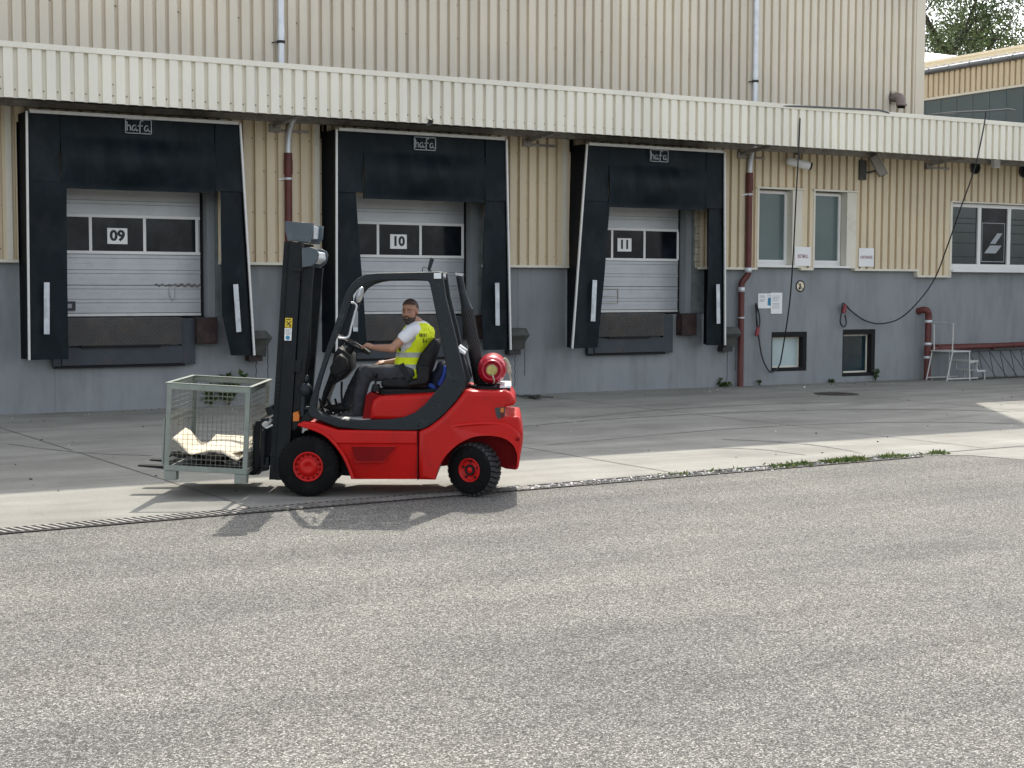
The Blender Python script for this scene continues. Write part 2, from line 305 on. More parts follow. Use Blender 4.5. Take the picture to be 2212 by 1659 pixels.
def nodes_concrete():
    m = bpy.data.materials.new('concrete_slab'); m.use_nodes = True; n = m.node_tree.nodes; L = m.node_tree.links; b = n['Principled BSDF']
    tc = n.new('ShaderNodeTexCoord'); co = tc.outputs['Object']
    def nz(sc, det=6, vec=co, rough=.55):
        x = n.new('ShaderNodeTexNoise'); x.inputs['Scale'].default_value = sc; x.inputs['Detail'].default_value = det; x.inputs['Roughness'].default_value = rough; L.new(vec, x.inputs['Vector']); return x.outputs[0]
    def ramp(src, p0, c0, p1, c1):
        r = n.new('ShaderNodeValToRGB'); e = r.color_ramp.elements; e[0].position = p0; e[0].color = (*c0, 1); e[1].position = p1; e[1].color = (*c1, 1); L.new(src, r.inputs[0]); return r.outputs[0]
    def mul(a, bb, fac=1.0):
        x = n.new('ShaderNodeMix'); x.data_type = 'RGBA'; x.blend_type = 'MULTIPLY'; x.inputs['Factor'].default_value = fac; L.new(a, x.inputs['A']); L.new(bb, x.inputs['B']); return x.outputs['Result']
    c = ramp(nz(1.1), .3, (.25,.245,.22), .7, (.315,.31,.28))
    c = mul(c, ramp(nz(45, 3), .3, (.88,.88,.88), .7, (1.08,1.08,1.08)))
    # tyre rubber: long curved streaks along the apron
    wp = n.new('ShaderNodeMapping'); wp.inputs['Scale'].default_value = (.07, 1.5, 1); L.new(co, wp.inputs[0])
    wn = n.new('ShaderNodeTexNoise'); wn.inputs['Scale'].default_value = .12; L.new(co, wn.inputs['Vector'])
    va = n.new('ShaderNodeVectorMath'); va.operation = 'ADD'; L.new(wp.outputs[0], va.inputs[0])
    vm = n.new('ShaderNodeVectorMath'); vm.operation = 'SCALE'; vm.inputs['Scale'].default_value = 4.0; L.new(wn.outputs['Color'], vm.inputs[0]); L.new(vm.outputs[0], va.inputs[1])
    c = mul(c, ramp(nz(1.3, 5, va.outputs[0]), .34, (.80,.79,.78), .60, (1.03,1.03,1.02)))
    c = mul(c, ramp(nz(.6, 8, rough=.7), .35, (.80,.80,.80), .6, (1.05,1.05,1.05)), .8)
    c = mul(c, ramp(nz(7, 8, rough=.75), .60, (1,1,1), .76, (.55,.53,.50)), .8)
    L.new(c, b.inputs['Base Color']); b.inputs['Roughness'].default_value = .8; b.inputs['Specular IOR Level'].default_value = .3
    bp = n.new('ShaderNodeBump'); bp.inputs['Strength'].default_value = .25; bp.inputs['Distance'].default_value = .006; L.new(nz(80, 3), bp.inputs['Height']); L.new(bp.outputs[0], b.inputs['Normal']); return m
m_asph, m_conc = nodes_asphalt(), nodes_concrete()

# ------------------------------------------------------------------ ground
WY = 24.3                                   # plane of the facade
def drain_y(x): return 12.68 + .044 * x
g = MB(); g.add([(-400,-300,0),(400,-300,0),(400,500,0),(-400,500,0)], [(0,1,2,3)]); tag(g.build('ground', m_asph), kind='structure')
g = MB(); xs = [-40 + i * 2 for i in range(50)]
far = [13.25, 13.9, 14.05, 14.3]
pts = [(-40, drain_y(-40) + .1), (13.25, drain_y(13.25) + .1), (13.85, 12.95), (14.05, 12.3), (15.2, 11.2), (60, 11.2), (60, 24.5), (-40, 24.5)]
g.add([(x, y, .004) for x, y in pts], [tuple(range(len(pts)))]); tag(g.build('concrete_apron', m_conc), kind='structure')
# slab joints: dark sealed seams lying on the apron
g = MB()
for xa, xb in ((3.95, 4.62), (9.0, 9.6), (14.1, 14.6), (19.3, 19.75)):
    p = smooth_path([(xb, drain_y(xb) + .15, .008), ((xa + xb) / 2 + .02, 18.3, .008), (xa - .02, 24.2, .008)], 5)
    for a, b in zip(p[:-1], p[1:]): g.add([a + V((-.009,0,0)), a + V((.009,0,0)), b + V((.009,0,0)), b + V((-.009,0,0))], [(0,1,2,3)])
p = [(13.3, 13.34, .008), (15.4, 13.4, .008), (20, 13.55, .008), (40, 14.2, .008)]
for a, b in zip(p[:-1], p[1:]): a, b = V(a), V(b); g.add([a + V((0,-.02,0)), b + V((0,-.02,0)), b + V((0,.02,0)), a + V((0,.02,0))], [(0,1,2,3)])
tag(g.build('ground_joints', pbr('joint_sealant', (.12,.115,.105), .9)), kind='structure')

# long curved rubber marks left by turning trucks
g = MB(); mk = random.Random(8)
for pts, w in (([(1090, 925), (1300, 907), (1520, 894), (1770, 886), (1989, 885), (2180, 890)], .16), ([(1180, 962), (1330, 948), (1520, 931), (1708, 919), (1896, 913), (2083, 913), (2212, 917)], .15), ([(1230, 905), (1450, 884), (1700, 872), (1950, 868)], .10), ([(20, 960), (180, 978), (330, 985)], .13), ([(1560, 950), (1680, 955), (1790, 966), (1860, 980)], .12), ([(1540, 968), (1650, 972), (1740, 984)], .10)):
    p = smooth_path([GP(a, b) for a, b in pts], 9); n = len(p)
    for k in range(n - 1):
        t = (p[k+1] - p[k]).normalized(); q = V((-t.y, t.x, 0)); f0, f1 = [w * .5 * (math.sin(math.pi * min(.94, max(.06, j / (n - 1)))) ** .5) * (.75 + .4 * mnoise.noise(p[j] * 1.7)) for j in (k, k + 1)]
        z = V((0, 0, .0085)); a, b = V((p[k].x, p[k].y, 0)), V((p[k+1].x, p[k+1].y, 0)); g.add([a - q * f0 + z, b - q * f1 + z, b + q * f1 + z, a + q * f0 + z], [(0,1,2,3)])
tag(g.build('tyre_marks', pbr('rubbed_concrete', (.185,.182,.168), .85, var=.22, vs=5, dirt=(.28,.275,.25), da=.9, ds=4, dt=(.42,.6), streak=(1,4,1))), kind='structure')

# ------------------------------------------------------------------ corrugated sheet helper
def corr(m, x0, x1, z0, z1, mat=0, depth=.064, pitch=.207, flat=.138, f=lambda x, d, z: (x, WY - .05 - d, z), phase=0.0):
    sl = .005; lo = pitch - flat - 2 * sl; xs = []
    k = math.floor((x0 - phase) / pitch) - 1; x = k * pitch + phase
    while x < x1 + pitch:
        xs += [(x, depth), (x + flat, depth), (x + flat + sl, 0), (x + flat + sl + lo, 0)]; x += pitch
    prof = []
    for i, (a, d) in enumerate(xs):
        if a < x0:
            if i + 1 < len(xs) and xs[i+1][0] > x0:
                b, e = xs[i+1]; t = (x0 - a) / (b - a); prof.append((x0, d + (e - d) * t))
        elif a <= x1: prof.append((a, d))
        else:
            b, e = xs[i-1]
            if b < x1: t = (x1 - b) / (a - b); prof.append((x1, e + (d - e) * t))
            break
    vs = [f(x, d, z0) for x, d in prof] + [f(x, d, z1) for x, d in prof]; n = len(prof)
    m.add(vs, [(i, i + 1, n + i + 1, n + i) for i in range(n - 1)], mat)
    return prof

# ------------------------------------------------------------------ warehouse
WH = thing('warehouse', 'large beige corrugated warehouse with grey base wall and loading doors', 'warehouse', T(14, WY, 0))
DX = [(4.83, 8.24), (9.95, 13.27), (15.0, 18.22)]            # dock shelter left / right edges at the front
DO = [(5.30, 7.82), (10.42, 12.86), (15.5, 17.75)]           # door leaves
# grey rendered base wall with openings (doors, two basement windows, ribbon window)
BW1, BW2 = (20.02, 20.98, .28, 1.11), (21.98, 22.92, .12, 1.14)
m = MB(); TOPZ = 2.45
def wallrun(x0, x1, z0, z1): m.box(x0, x1, WY, WY + .3, z0, z1)
xs = [-30] + [e for a, b in DO for e in (a - .05, b + .2)]
prev = -30
for a, b in DO:
    wallrun(prev, a - .05, -.3, TOPZ); wallrun(a - .05, b + .2, -.3, 1.5); prev = b + .2
wallrun(prev, BW1[0], -.3, TOPZ); wallrun(BW1[0], BW1[1], -.3, BW1[2]); wallrun(BW1[0], BW1[1], BW1[3], TOPZ)
wallrun(BW1[1], BW2[0], -.3, TOPZ); wallrun(BW2[0], BW2[1], -.3, BW2[2]); wallrun(BW2[0], BW2[1], BW2[3], TOPZ)
wallrun(BW2[1], 60, -.3, TOPZ)
for x, z0, z1 in ((5.33, 0, .72), (24.12, 0, 2.3), (4.45, 1.0, 2.4), (13.9, 0, 2.4)): m.box(x - .006, x + .006, WY - .003, WY + .01, z0, z1, 1)
m.build('base_wall', [m_base, pbr('wall_seam', (.2,.21,.22), .9)], WH)
# lower cladding (under the canopy)
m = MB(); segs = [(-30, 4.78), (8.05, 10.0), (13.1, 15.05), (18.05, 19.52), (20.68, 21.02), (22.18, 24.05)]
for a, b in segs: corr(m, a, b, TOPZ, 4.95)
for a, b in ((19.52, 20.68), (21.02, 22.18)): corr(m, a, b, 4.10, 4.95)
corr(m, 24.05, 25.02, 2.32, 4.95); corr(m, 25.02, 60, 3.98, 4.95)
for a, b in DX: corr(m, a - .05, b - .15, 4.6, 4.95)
for a, b in DO: m.box(a - .5, b + .35, WY + .012, WY + .3, 3.66, 4.9)
m.box(DO[0][1] + .2, 60, WY + .02, WY + .25, 4.1, 4.9)
rs = random.Random(3)
for a, b in segs:
    x = math.ceil(a / .207) * .207 + .17
    while x < b - .06:
        for z in (2.62, 3.3, 4.0, 4.55):
            if rs.random() < .75: m.box(x - .011, x + .011, WY - .062, WY - .048, z - .011, z + .011, 1)
        x += .207
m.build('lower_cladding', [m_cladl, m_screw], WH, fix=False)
# drip trims at the foot of the cladding, reveals and lintels
m = MB()
for a, b in segs[:5]: m.box(a, b, WY - .132, WY - .0, TOPZ - .045, TOPZ + .002)
m.box(22.18, 24.06, WY - .132, WY, TOPZ - .045, TOPZ + .002); m.box(24.02, 25.04, WY - .132, WY, 2.275, 2.322); m.box(24.0, 24.05, WY - .132, WY, 2.322, 2.404)
for a, b in ((19.50, 20.70), (21.00, 22.20)):
    m.box(a - .03, b + .03, WY - .145, WY - .02, 4.075, 4.115)
    m.box(a, a + .05, WY - .128, WY + .12, TOPZ, 4.073); m.box(b - .26, b - .002, WY - .118, WY + .12, TOPZ + .004, 4.073)
    m.box(a + .05, b - .26, WY + .12, WY + .2, 2.4, 4.073)
m.box(24.98, 60, WY - .145, WY - .02, 3.955, 3.99); m.box(24.98, 25.05, WY - .128, WY + .1, 2.33, 3.953)
for a in (4.66, 9.82, 14.86, 8.12): m.box(a - .05, a + .04, WY - .122, WY - .03, TOPZ + .005, 4.9)
m.build('trim', m_trim, WH, bevel=.004)
m = MB(); m.box(-30, 24.0, WY + .32, WY + .36, -.3, 12.5); m.box(24.0, 60, WY + .32, WY + .36, -.3, 5.2); m.build('light_stop_wall', m_void, WH)  # black wall added behind the facade to stop sunlight leaking through the openings
# windows
def window(x0, x1, z0, z1, y, pm, bars=(), fw=.06, sill=True, sub=None, pms=None, fmat=None):
    f = MB(); f.box(x0, x0 + fw, y - .04, y + .04, z0, z1); f.box(x1 - fw, x1, y - .04, y + .04, z0, z1)
    f.box(x0 + fw, x1 - fw, y - .04, y + .04, z1 - fw, z1); f.box(x0 + fw, x1 - fw, y - .04, y + .04, z0, z0 + fw)
    for b in bars: f.box(b - fw * .6, b + fw * .6, y - .045, y + .04, z0 + fw, z1 - fw)
    w = f.build('window', fmat or m_wframe, WH, bevel=.006)
    ed = [x0 + fw] + [e for b in bars for e in (b - fw * .6, b + fw * .6)] + [x1 - fw]
    for i in range(0, len(ed), 2):
        p = MB(); p.box(ed[i] - .01, ed[i+1] + .01, y - .005, y + .01, z0 + fw - .01, z1 - fw + .01); p.build('pane', (pms[i // 2] if pms else pm), w)
    if sill:
        s = MB(); s.box(x0 - .05, x1 + .12, y - .24, y - .03, z0 - .10, z0 - .055); s.box(x0, x1, y - .045, y + .03, z0 - .055, z0); s.build('sill', m_wframe, w, bevel=.004)
    return w
window(19.56, 20.44, 2.56, 4.05, WY + .10, m_frost); window(21.06, 21.92, 2.56, 4.05, WY + .10, m_frost)
w3 = window(25.07, 31.5, 2.50, 3.95, WY + .03, m_dpane, bars=(26.02, 26.98, 28.4, 30), fw=.085, pms=[m_dpane, m_pane, m_dpane, m_pane, m_dpane], sill=True)
m = MB()                                           # sticker on the middle pane and blinds in the others
y = WY + .02
for z in (3.62, 3.5, 3.3, 3.06, 2.75): m.box(25.17, 25.94, y - .001, y + .003, z - .008, z + .008, 1); m.box(27.06, 27.9, y - .001, y + .003, z - .008, z + .008, 1)
for pl in ([(26.40,3.06),(26.58,3.06),(26.80,3.30),(26.63,3.30)], [(26.22,2.84),(26.60,2.84),(26.78,3.02),(26.40,3.02)]): m.add([(a, y - .002, b) for a, b in pl], [(0,1,2,3)], 0)
for q in ((26.13, 26.87, 3.52, 3.535), (26.13, 26.87, 2.64, 2.655), (26.13, 26.145, 2.655, 3.52), (26.855, 26.87, 2.655, 3.52)): m.box(q[0], q[1], y - .003, y + .001, q[2], q[3], 0)
m.build('window_sticker', [m_greypr, m_print], w3)
for (a, b, c, d), pm, fm in ((BW1, m_pale, m_dark), (BW2, m_dpane, m_dark)):
    f = MB(); yy = WY + .16
    f.box(a, b, WY + .005, WY + .28, d - .11, d - .002); f.box(b - .10, b - .002, WY + .005, WY + .28, c, d - .112); f.box(a + .002, b - .102, WY + .005, WY + .28, c + .002, c + .07)
    f.box(a + .002, a + .03, WY + .005, WY + .28, c + .072, d - .112)
    w = f.build('window', m_void, WH)
    f = MB(); t = .035; x0, x1, z0, z1 = a + .03, b - .102, c + .072, d - .112
    f.box(x0, x0 + t, yy - .02, yy + .02, z0, z1); f.box(x1 - t, x1, yy - .02, yy + .02, z0, z1); f.box(x0 + t, x1 - t, yy - .02, yy + .02, z0, z0 + t); f.box(x0 + t, x1 - t, yy - .02, yy + .02, z1 - t, z1)
    f.build('frame', m_trim, w)
    f = MB(); f.box(x0 + t, x1 - t, yy - .004, yy + .004, z0 + t, z1 - t); f.build('pane', pm, w)
# loading doors
def loading_door(i, num, px):
    a, b = DO[i]; y = WY + .22; z0, z1 = 1.545, 3.68
    m = MB(); zz = [(z0, 1.62, 3)] + []
    def ribbed(za, zb):
        k = max(1, round((zb - za) / .25)); h = (zb - za) / k
        for j in range(k):
            p = za + j * h
            m.box(a, b, y, y + .05, p + .004, p + h * .38, 0); m.box(a, b, y + .004, y + .045, p + h * .38, p + h * .38 + .005, 0); m.box(a, b, y, y + .05, p + h * .38 + .005, p + h - .062, 0)
            m.box(a, b, y + .014, y + .045, p + h - .062, p + h - .056, 1); m.box(a, b, y - .009, y + .05, p + h - .056, p + h - .003, 0); m.box(a, b, y + .014, y + .045, p + h - .003, p + h + .004, 1)
    m.box(a, b, y - .012, y + .05, z0, z0 + .045, 2)
    ribbed(z0 + .05, 2.05); ribbed(2.055, 2.555); ribbed(3.20, z1)
    m.box(a, b, y + .01, y + .05, 2.558, 3.195, 0)
    d = m.build('loading_door', [m_door, m_doorl, m_alu], WH)
    fr = MB(); W = b - a; n = 3; fw = .05
    wx = [WP(q, 500, y).x for q in ((195, 312, 425), (816, 908, 999), (1322, 1392, 1464))[i]]; ed = [max(a + .06, 2 * wx[0] - wx[1])] + wx
    for e in ed: fr.box(e - fw / 2, e + fw / 2, y - .012, y + .02, 2.60, 3.16)
    for za in (2.565, 3.16): fr.box(a, b, y - .014, y + .02, za, za + fw)
    fr.build('window_frame', m_wframe, d, bevel=.004)
    for k in range(3):
        p = MB(); p.box(ed[k] + fw / 2, ed[k+1] - fw / 2, y - .002, y + .012, 2.61, 3.165); p.build('pane', m_pane, d)
    c = WP(px, (510, 522, 529)[i], y); s = MB(); wd_, hg = .33, .26
    s.box(c.x - wd_/2, c.x + wd_/2, y - .018, y - .004, c.z - hg/2, c.z + hg/2, 0)
    s.text(num, .235, lambda u, v: (c.x + u * 1.05, y - .0205, c.z + v), 1, bold=.010); s.build('number_sign', [m_white, m_print], d)
    # jamb, dark reveal gap
    j = MB(); j.box(b + .012, b + .06, y + .02, y + .1, z0 - .03, z1, 1); j.box(b + .06, b + .19, WY + .02, y + .06, z0 - .03, z1 + .02, 0)
    j.box(a - .05, a - .004, y - .02, y + .06, z0 - .03, z1, 1); j.box(a - .05, b + .06, y + .0, y + .1, z0 - .03, z0 - .003, 1); j.box(a - .05, b + .06, y - .02, y + .1, z1 + .002, z1 + .03, 1)
    j.build('door_jamb', [m_base, m_void], d)
    return d
d9 = loading_door(0, '09', 253); d10 = loading_door(1, '10', 860); d11 = loading_door(2, '11', 1348)
for i, (a, b) in enumerate(DO):
    m = MB(); m.box(b + .192, b + .55, WY - .035, WY + .02, 1.53, 3.7); m.build('side_lining', pbr('lining_grey', (.15,.17,.165), .8, var=.25, vs=3, dirt=(.07,.08,.08), da=.6, ds=4), WH)
# dent and torn skin on door 09, lock plate
m = MB(); y = WY + .205; rr = random.Random(5)
pts = []; n = 26
for k in range(n + 1):
    x = 7.02 + .78 * k / n; pts.append((x, 2.055 + .012 * math.sin(k * 1.7) + rr.uniform(-.008, .008), .004 + .018 * (k / n) ** .7 + rr.uniform(0, .006)))
vs = [(x, y - .012 - .015 * math.sin(k), z + h) for k, (x, z, h) in enumerate(pts)] + [(x, y - .006, z - h) for x, z, h in pts]
m.add(vs, [(i, i + 1, n + 2 + i, n + 1 + i) for i in range(n)], 0)
u = smooth_path([(7.28, y - .012, 2.04), (7.285, y - .016, 1.88), (7.33, y - .018, 1.80), (7.38, y - .016, 1.88), (7.37, y - .012, 2.04)], 5); m.tube(u, .007, 6, 1)
m.build('torn_skin', [pbr('torn_metal', (.16,.14,.125), .6), m_door], d9)
m = MB(); m.box(5.50, 5.72, WY + .185, WY + .218, 1.64, 1.79, 0); m.box(5.55, 5.66, WY + .180, WY + .184, 1.68, 1.75, 1); m.build('lock_plate', [m_dark, m_greypr], d9, bevel=.006)
m = MB(); c = 15.95
for q in ((c, c + .36, 2.0, 2.015), (c, c + .36, 1.72, 1.735), (c + .345, c + .36, 1.735, 2.0), (c, c + .30, 1.86, 1.868)): m.box(q[0], q[1], WY + .200, WY + .212, q[2], q[3])
m.build('taped_notice_outline', pbr('old_tape', (.42,.40,.33), .6), d11)
# exposed insulation beside door 11
m = MB(); rr = random.Random(2)
for z in range(9):
    za = 2.42 + z * .14; m.box(17.97 + rr.uniform(0, .02), 18.10 + rr.uniform(-.02, .03), WY - .06 - rr.uniform(0, .03), WY + .01, za, za + .137)
m.build('insulation', m_foam, WH, bevel=.012)
# canopy
CYF = 22.9
m = MB(); cf = lambda x, d, z: (x, CYF - d, z)
corr(m, -30, 60, 4.815, 5.545, f=cf, depth=.058, flat=.136)
m.box(-30, 60, CYF + .004, CYF + .03, 4.83, 5.54)
x = math.ceil(-2 / .207) * .207 + .17; rs = random.Random(9)
while x < 34:
    m.box(x - .010, x + .010, CYF - .012, CYF + .0, 4.93, 4.95, 1)
    if rs.random() < .12: m.box(x - .008, x + .008, CYF - .012, CYF + .0, 5.1, 5.12, 1)
    x += .207
cn = m.build('canopy', [m_fasc, m_screw], WH, fix=False)
m = MB(); x = -30.0                                # capping flashing in lengths with small laps
while x < 60:
    zo = rs.uniform(-.004, .004); m.box(x, x + 4.1, CYF - .075, CYF + .16, 5.545 + zo, 5.632 + zo); m.box(x + 4.07, x + 4.2, CYF - .079, CYF + .16, 5.543 + zo, 5.635 + zo); x += 4.2
m.build('capping', m_fasc, cn, bevel=.005)
m = MB(); m.box(-30, 60, CYF + .05, WY + .2, 5.40, 5.50, 1); m.box(-30, 60, CYF + .05, CYF + .2, 4.86, 5.40, 1)
m.box(-30, 60, CYF + .2, WY - .1, 4.93, 5.0, 0); m.box(-30, 60, WY - .22, WY - .088, 4.84, 4.93, 0)
m.build('soffit', [m_soff, m_dark], cn)
for bx in (9.04, 14.02, 19.06, 24.3):
    m = MB(); m.bar((bx, WY - .05, 4.76), (bx, CYF + .05, 4.86), .07, .07); m.box(bx - .10, bx + .10, WY - .15, WY - .05, 4.66, 4.80); m.bar((bx + .12, WY - .1, 4.70), (bx + .62, WY - .1, 4.70), .05, .05)
    m.build('bracket', m_soff, cn, bevel=.006)
m = MB(); c = WP(923, 262, CYF)                     # torn sheet corner
vs = [(c.x - .03, CYF - .04, c.z + .16), (c.x - .05, CYF - .07, c.z + .04), (c.x + .02, CYF - .17, c.z - .0), (c.x + .10, CYF - .12, c.z - .02), (c.x + .06, CYF - .05, c.z + .02)]
m.add(vs, [(0,1,2),(0,2,4),(2,3,4)]); m.add([(c.x - .06, CYF - .06, c.z - .09), (c.x + .07, CYF - .06, c.z - .06), (c.x + .09, CYF - .06, c.z + .03), (c.x + .02, CYF - .06, c.z + .05)], [(0,1,2,3)], 1)
m.build('torn_edge', [m_fasc, m_dark], cn)
# upper wall and corner
m = MB(); corr(m, -30, 24.0, 5.45, 12.75, f=lambda x, d, z: (x, WY - .02 - d, z)); mu = m
m = MB(); corr(m, WY, 70, 5.45, 12.75, f=lambda x, d, z: (24.08 + d * .5, x, z)); m.box(-30, 24.07, WY + .05, 70, 12.5, 12.7); m.build('gable_cladding', m_clad, WH, fix=False)
m = MB(); m.box(23.86, 24.12, WY - .102, WY - .084, 5.5, 12.77); m.box(24.10, 24.125, WY - .084, WY + .3, 5.5, 12.77)
for z in (6.1, 7.3, 8.5, 9.7, 10.9): m.box(23.93, 23.95, WY - .11, WY - .1, z, z + .02)
m.box(-30, 24.1, WY - .11, WY + .2, 12.752, 12.80); m.build('corner_trim', m_clad, WH, bevel=.003)
m = mu; rs = random.Random(21); x = math.ceil(2 / .207) * .207 + .17
k = 0
while x < 23.8:
    if k % 5 == 0:
        for z in (6.55, 7.15): m.box(x - .012, x + .012, WY - .035, WY - .018, z - .012 , z + .012, 1)
    x += .207; k += 1
m.build('upper_cladding', [m_clad, m_screw], WH, fix=False)
m = MB(); m.box(24.1, 60, WY + .3, 48, 5.2, 5.35); m.build('low_roof', m_gutt, WH)
# round vents in the lower wall, plastic outlet pipe in the base wall, elbow vent on the upper wall
for px, py in ((2106, 362), (2210, 370)):
    c = WP(px, py, WY - .135); m = MB(); m.lathe([(0, .001), (0, .135), (-.03, .15), (-.03, .115), (.06, .11), (.06, .001)], c, (0,1,0), 24, mats=[1,0,0,1,1]); m.build('round_vent', [m_dark, m_void], WH)
c = WP(679, 680, WY); m = MB(); m.lathe([(.1, .085), (-.10, .09), (-.10, .075), (.05, .075), (.05, .001)], c + V((0, -.0, 0)), (.0, 1, .25), 20, mats=[0,0,0,1]); m.build('outlet_pipe', [m_base, m_void], WH)
c = WP(1938, 210, WY - .2); m = MB(); p = smooth_path([(c.x, WY, c.z), (c.x, WY - .16, c.z), (c.x, WY - .28, c.z - .03), (c.x, WY - .33, c.z - .20)], 5)
m.tube(p, .10, 14, 0, caps=False); m.lathe([(0, .10), (0, .115), (-.05, .115), (-.05, .085), (.05, .08), (.05, .001)], p[-1], (0, .1, -1), 16, mats=[0,0,0,1,1]); m.lathe([(-.03,.14),(.03,.14),(.03,.1)], (c.x, WY - .07, c.z), (0,1,0), 18)
m.build('elbow_vent', [pbr('vent_brown', (.21,.17,.15), .6), m_void], WH)

# ------------------------------------------------------------------ dock shelters
def strokes_hafa(m, ox, oz, s, y, mat):
    L = [[(.0,.62),(.02,.0)], [(.02,.25),(.10,.36),(.20,.36),(.23,.28),(.24,.02)],
         [(.60,.33),(.52,.38),(.40,.32),(.35,.16),(.40,.04),(.50,.06),(.58,.20),(.61,.36)], [(.61,.36),(.60,.12),(.66,.03),(.74,.10)],
         [(1.08,.66),(.98,.72),(.90,.62),(.87,.30),(.86,-.16)], [(.72,.34),(1.06,.37)],
         [(1.42,.33),(1.34,.38),(1.22,.32),(1.17,.16),(1.22,.04),(1.32,.06),(1.40,.20),(1.43,.36)], [(1.43,.36),(1.42,.12),(1.48,.03),(1.56,.02)]]
    for st in L:
        p = smooth_path([(ox + u * s, y, oz + v * s) for u, v in st], 4)
        for a, b in zip(p[:-1], p[1:]): m.bar(a, b, .006, s * .075, mat, up=(0,-1,0)) if False else m.bar(a, b, s * .075, .006, mat, up=(0,-1,0))
    x0, x1, z0, z1 = ox - .12 * s, ox + 1.66 * s, oz - .17 * s, oz + .80 * s; t = .055 * s
    for q in ((x0, x1, z1 - t, z1), (x0, x1, z0, z0 + t), (x0, x0 + t, z0, z1), (x1 - t, x1, z0, z1)): m.box(q[0], q[1], y - .003, y + .003, q[2], q[3], mat)
def shelter(i, label, bl, br, lw, rin, strips, sgn):
    # bl / br: sideways lean of the two front edges at the foot; lw: width of left curtain at the top and foot; rin: inner edge of the right curtain (top, mid, foot)
    x0, x1 = DX[i]; yf = 23.65; zt, zb = 4.72, .89
    S = thing('dock_shelter', label, 'dock shelter', T((x0 + x1) / 2, WY, 0), 'dock shelters round the loading doors')
    L = lambda z: x0 + bl * (zt - z) / (zt - zb); Rr = lambda z: x1 + br * (zt - z) / (zt - zb)
    def sheet(name, fx, za, zb_, mat, nz=14, nx=8, yfun=None, th=.02, seed=0):
        m = MB(); vs = []
        for j in range(nz + 1):
            z = za + (zb_ - za) * j / nz; a, b = fx(z)
            for k in range(nx + 1):
                t = k / nx; x = a + (b - a) * t; yy = yfun(t, j / nz, x, z)
                vs.append(V((x, yy, z)))
        N = (nx + 1); fs = [(j*N+k, j*N+k+1, (j+1)*N+k+1, (j+1)*N+k) for j in range(nz) for k in range(nx)]
        M = len(vs); back = [v + V((0, th, 0)) for v in vs]
        m.add(vs + back, fs + [tuple(x + M for x in reversed(f)) for f in fs], 0, True)
        ring = [k for k in range(N)] + [j*N+nx for j in range(1, nz+1)] + [nz*N+k for k in range(nx-1, -1, -1)] + [j*N for j in range(nz-1, 0, -1)]
        m.add(vs + back, [(ring[q], ring[(q+1) % len(ring)], M + ring[(q+1) % len(ring)], M + ring[q]) for q in range(len(ring))], 0)
        return m.build(name, mat, S)
    wob = lambda x, z, s, a: a * mnoise.noise(V((x * .9 + s, z * .7, s * 3.1)))
    # side sheets from wall to front
    for nm, fx, sx in (('side_sheet', L, 1), ('side_sheet', Rr, -1)):
        m = MB(); vs = []; nz = 16; ny = 5
        for j in range(nz + 1):
            z = zb + (zt - zb) * j / nz
            for k in range(ny + 1):
                t = k / ny; bul = .03 * math.sin(t * math.pi) * mnoise.noise(V((z * 1.3, t * 3, i * 7 + sx))); vs.append(V((fx(z) * t + (fx(zt) - sx * .04) * (1 - t) + bul * 1.0 + sx * .012, WY - .03 + (yf - WY + .03) * t, z)))
        N = ny + 1; M = len(vs); fs = [(j*N+k, j*N+k+1, (j+1)*N+k+1, (j+1)*N+k) for j in range(nz) for k in range(ny)]
        m.add(vs + [v + V((sx * .02, 0, 0)) for v in vs], fs + [tuple(q + M for q in reversed(f)) for f in fs], 0, True); m.build(nm, m_curtd, S)
    m = MB(); m.box(x0 + .012, x1 - .012, yf + .02, WY - .03, zt - .035, zt - .012); m.build('roof_sheet', m_curtd, S)
    # fixed header band, then hanging corner flaps and the centre head curtain
    m = MB(); m.box(x0 + .04, x1 - .04, yf + .05, yf + .065, zt - .34, zt - .04); m.build('header_panel', m_curt, S)
    fl = .50
    sheet('corner_flap', lambda z: (L(z) + .02, x0 + fl + .0), 3.66, zt - .03, m_curt, yfun=lambda t, j, x, z: yf + .01 + wob(x, z, i + 1, .02), seed=1)
    sheet('corner_flap', lambda z: (x1 - fl + .08, Rr(z) - .02), 3.60, zt - .03, m_curt, yfun=lambda t, j, x, z: yf + .01 + wob(x, z, i + 2, .02), seed=2)
    sheet('head_curtain', lambda z: (x0 + fl + .01, x1 - fl + .07), 3.56, zt - .03, m_curt, nz=20, nx=14, yfun=lambda t, j, x, z: yf + .025 - .15 * math.sin(max(0, min(1, (1 - j) * 1.5 - .42)) * math.pi) * math.sin(max(.12, min(.88, t)) * math.pi) + wob(x, z, i + 3, .015), seed=3)
    # side curtains
    sheet('side_curtain', lambda z: (L(z) + .02, L(z) + .02 + lw[1] + (lw[0] - lw[1]) * (z - zb) / 2.8), zb, 3.68, m_curt, nz=20, yfun=lambda t, j, x, z: yf + .03 + .05 * t * (1 - j) + wob(x, z, i + 4, .03), seed=4)
    def rfx(z):
        t = (3.68 - z) / (3.68 - zb); inn = rin[0] + (rin[1] - rin[0]) * min(1, t / .75) if t < .75 else rin[1] + (rin[2] - rin[1]) * (t - .75) / .25
        return (inn, Rr(z) - .02)
    sheet('side_curtain', rfx, zb + .0, 3.66, m_curt, nz=20, yfun=lambda t, j, x, z: yf + .03 + .10 * (1 - t) * (1 - j) + wob(x, z, i + 5, .04), seed=5)
    # aluminium edge strips
    m = MB(); m.bar((L(zt), yf - .012, zt), (L(zb), yf - .012, zb), .035, .04, up=(0,-1,0)); m.build('edge_strip', m_alu, S, bevel=.004)
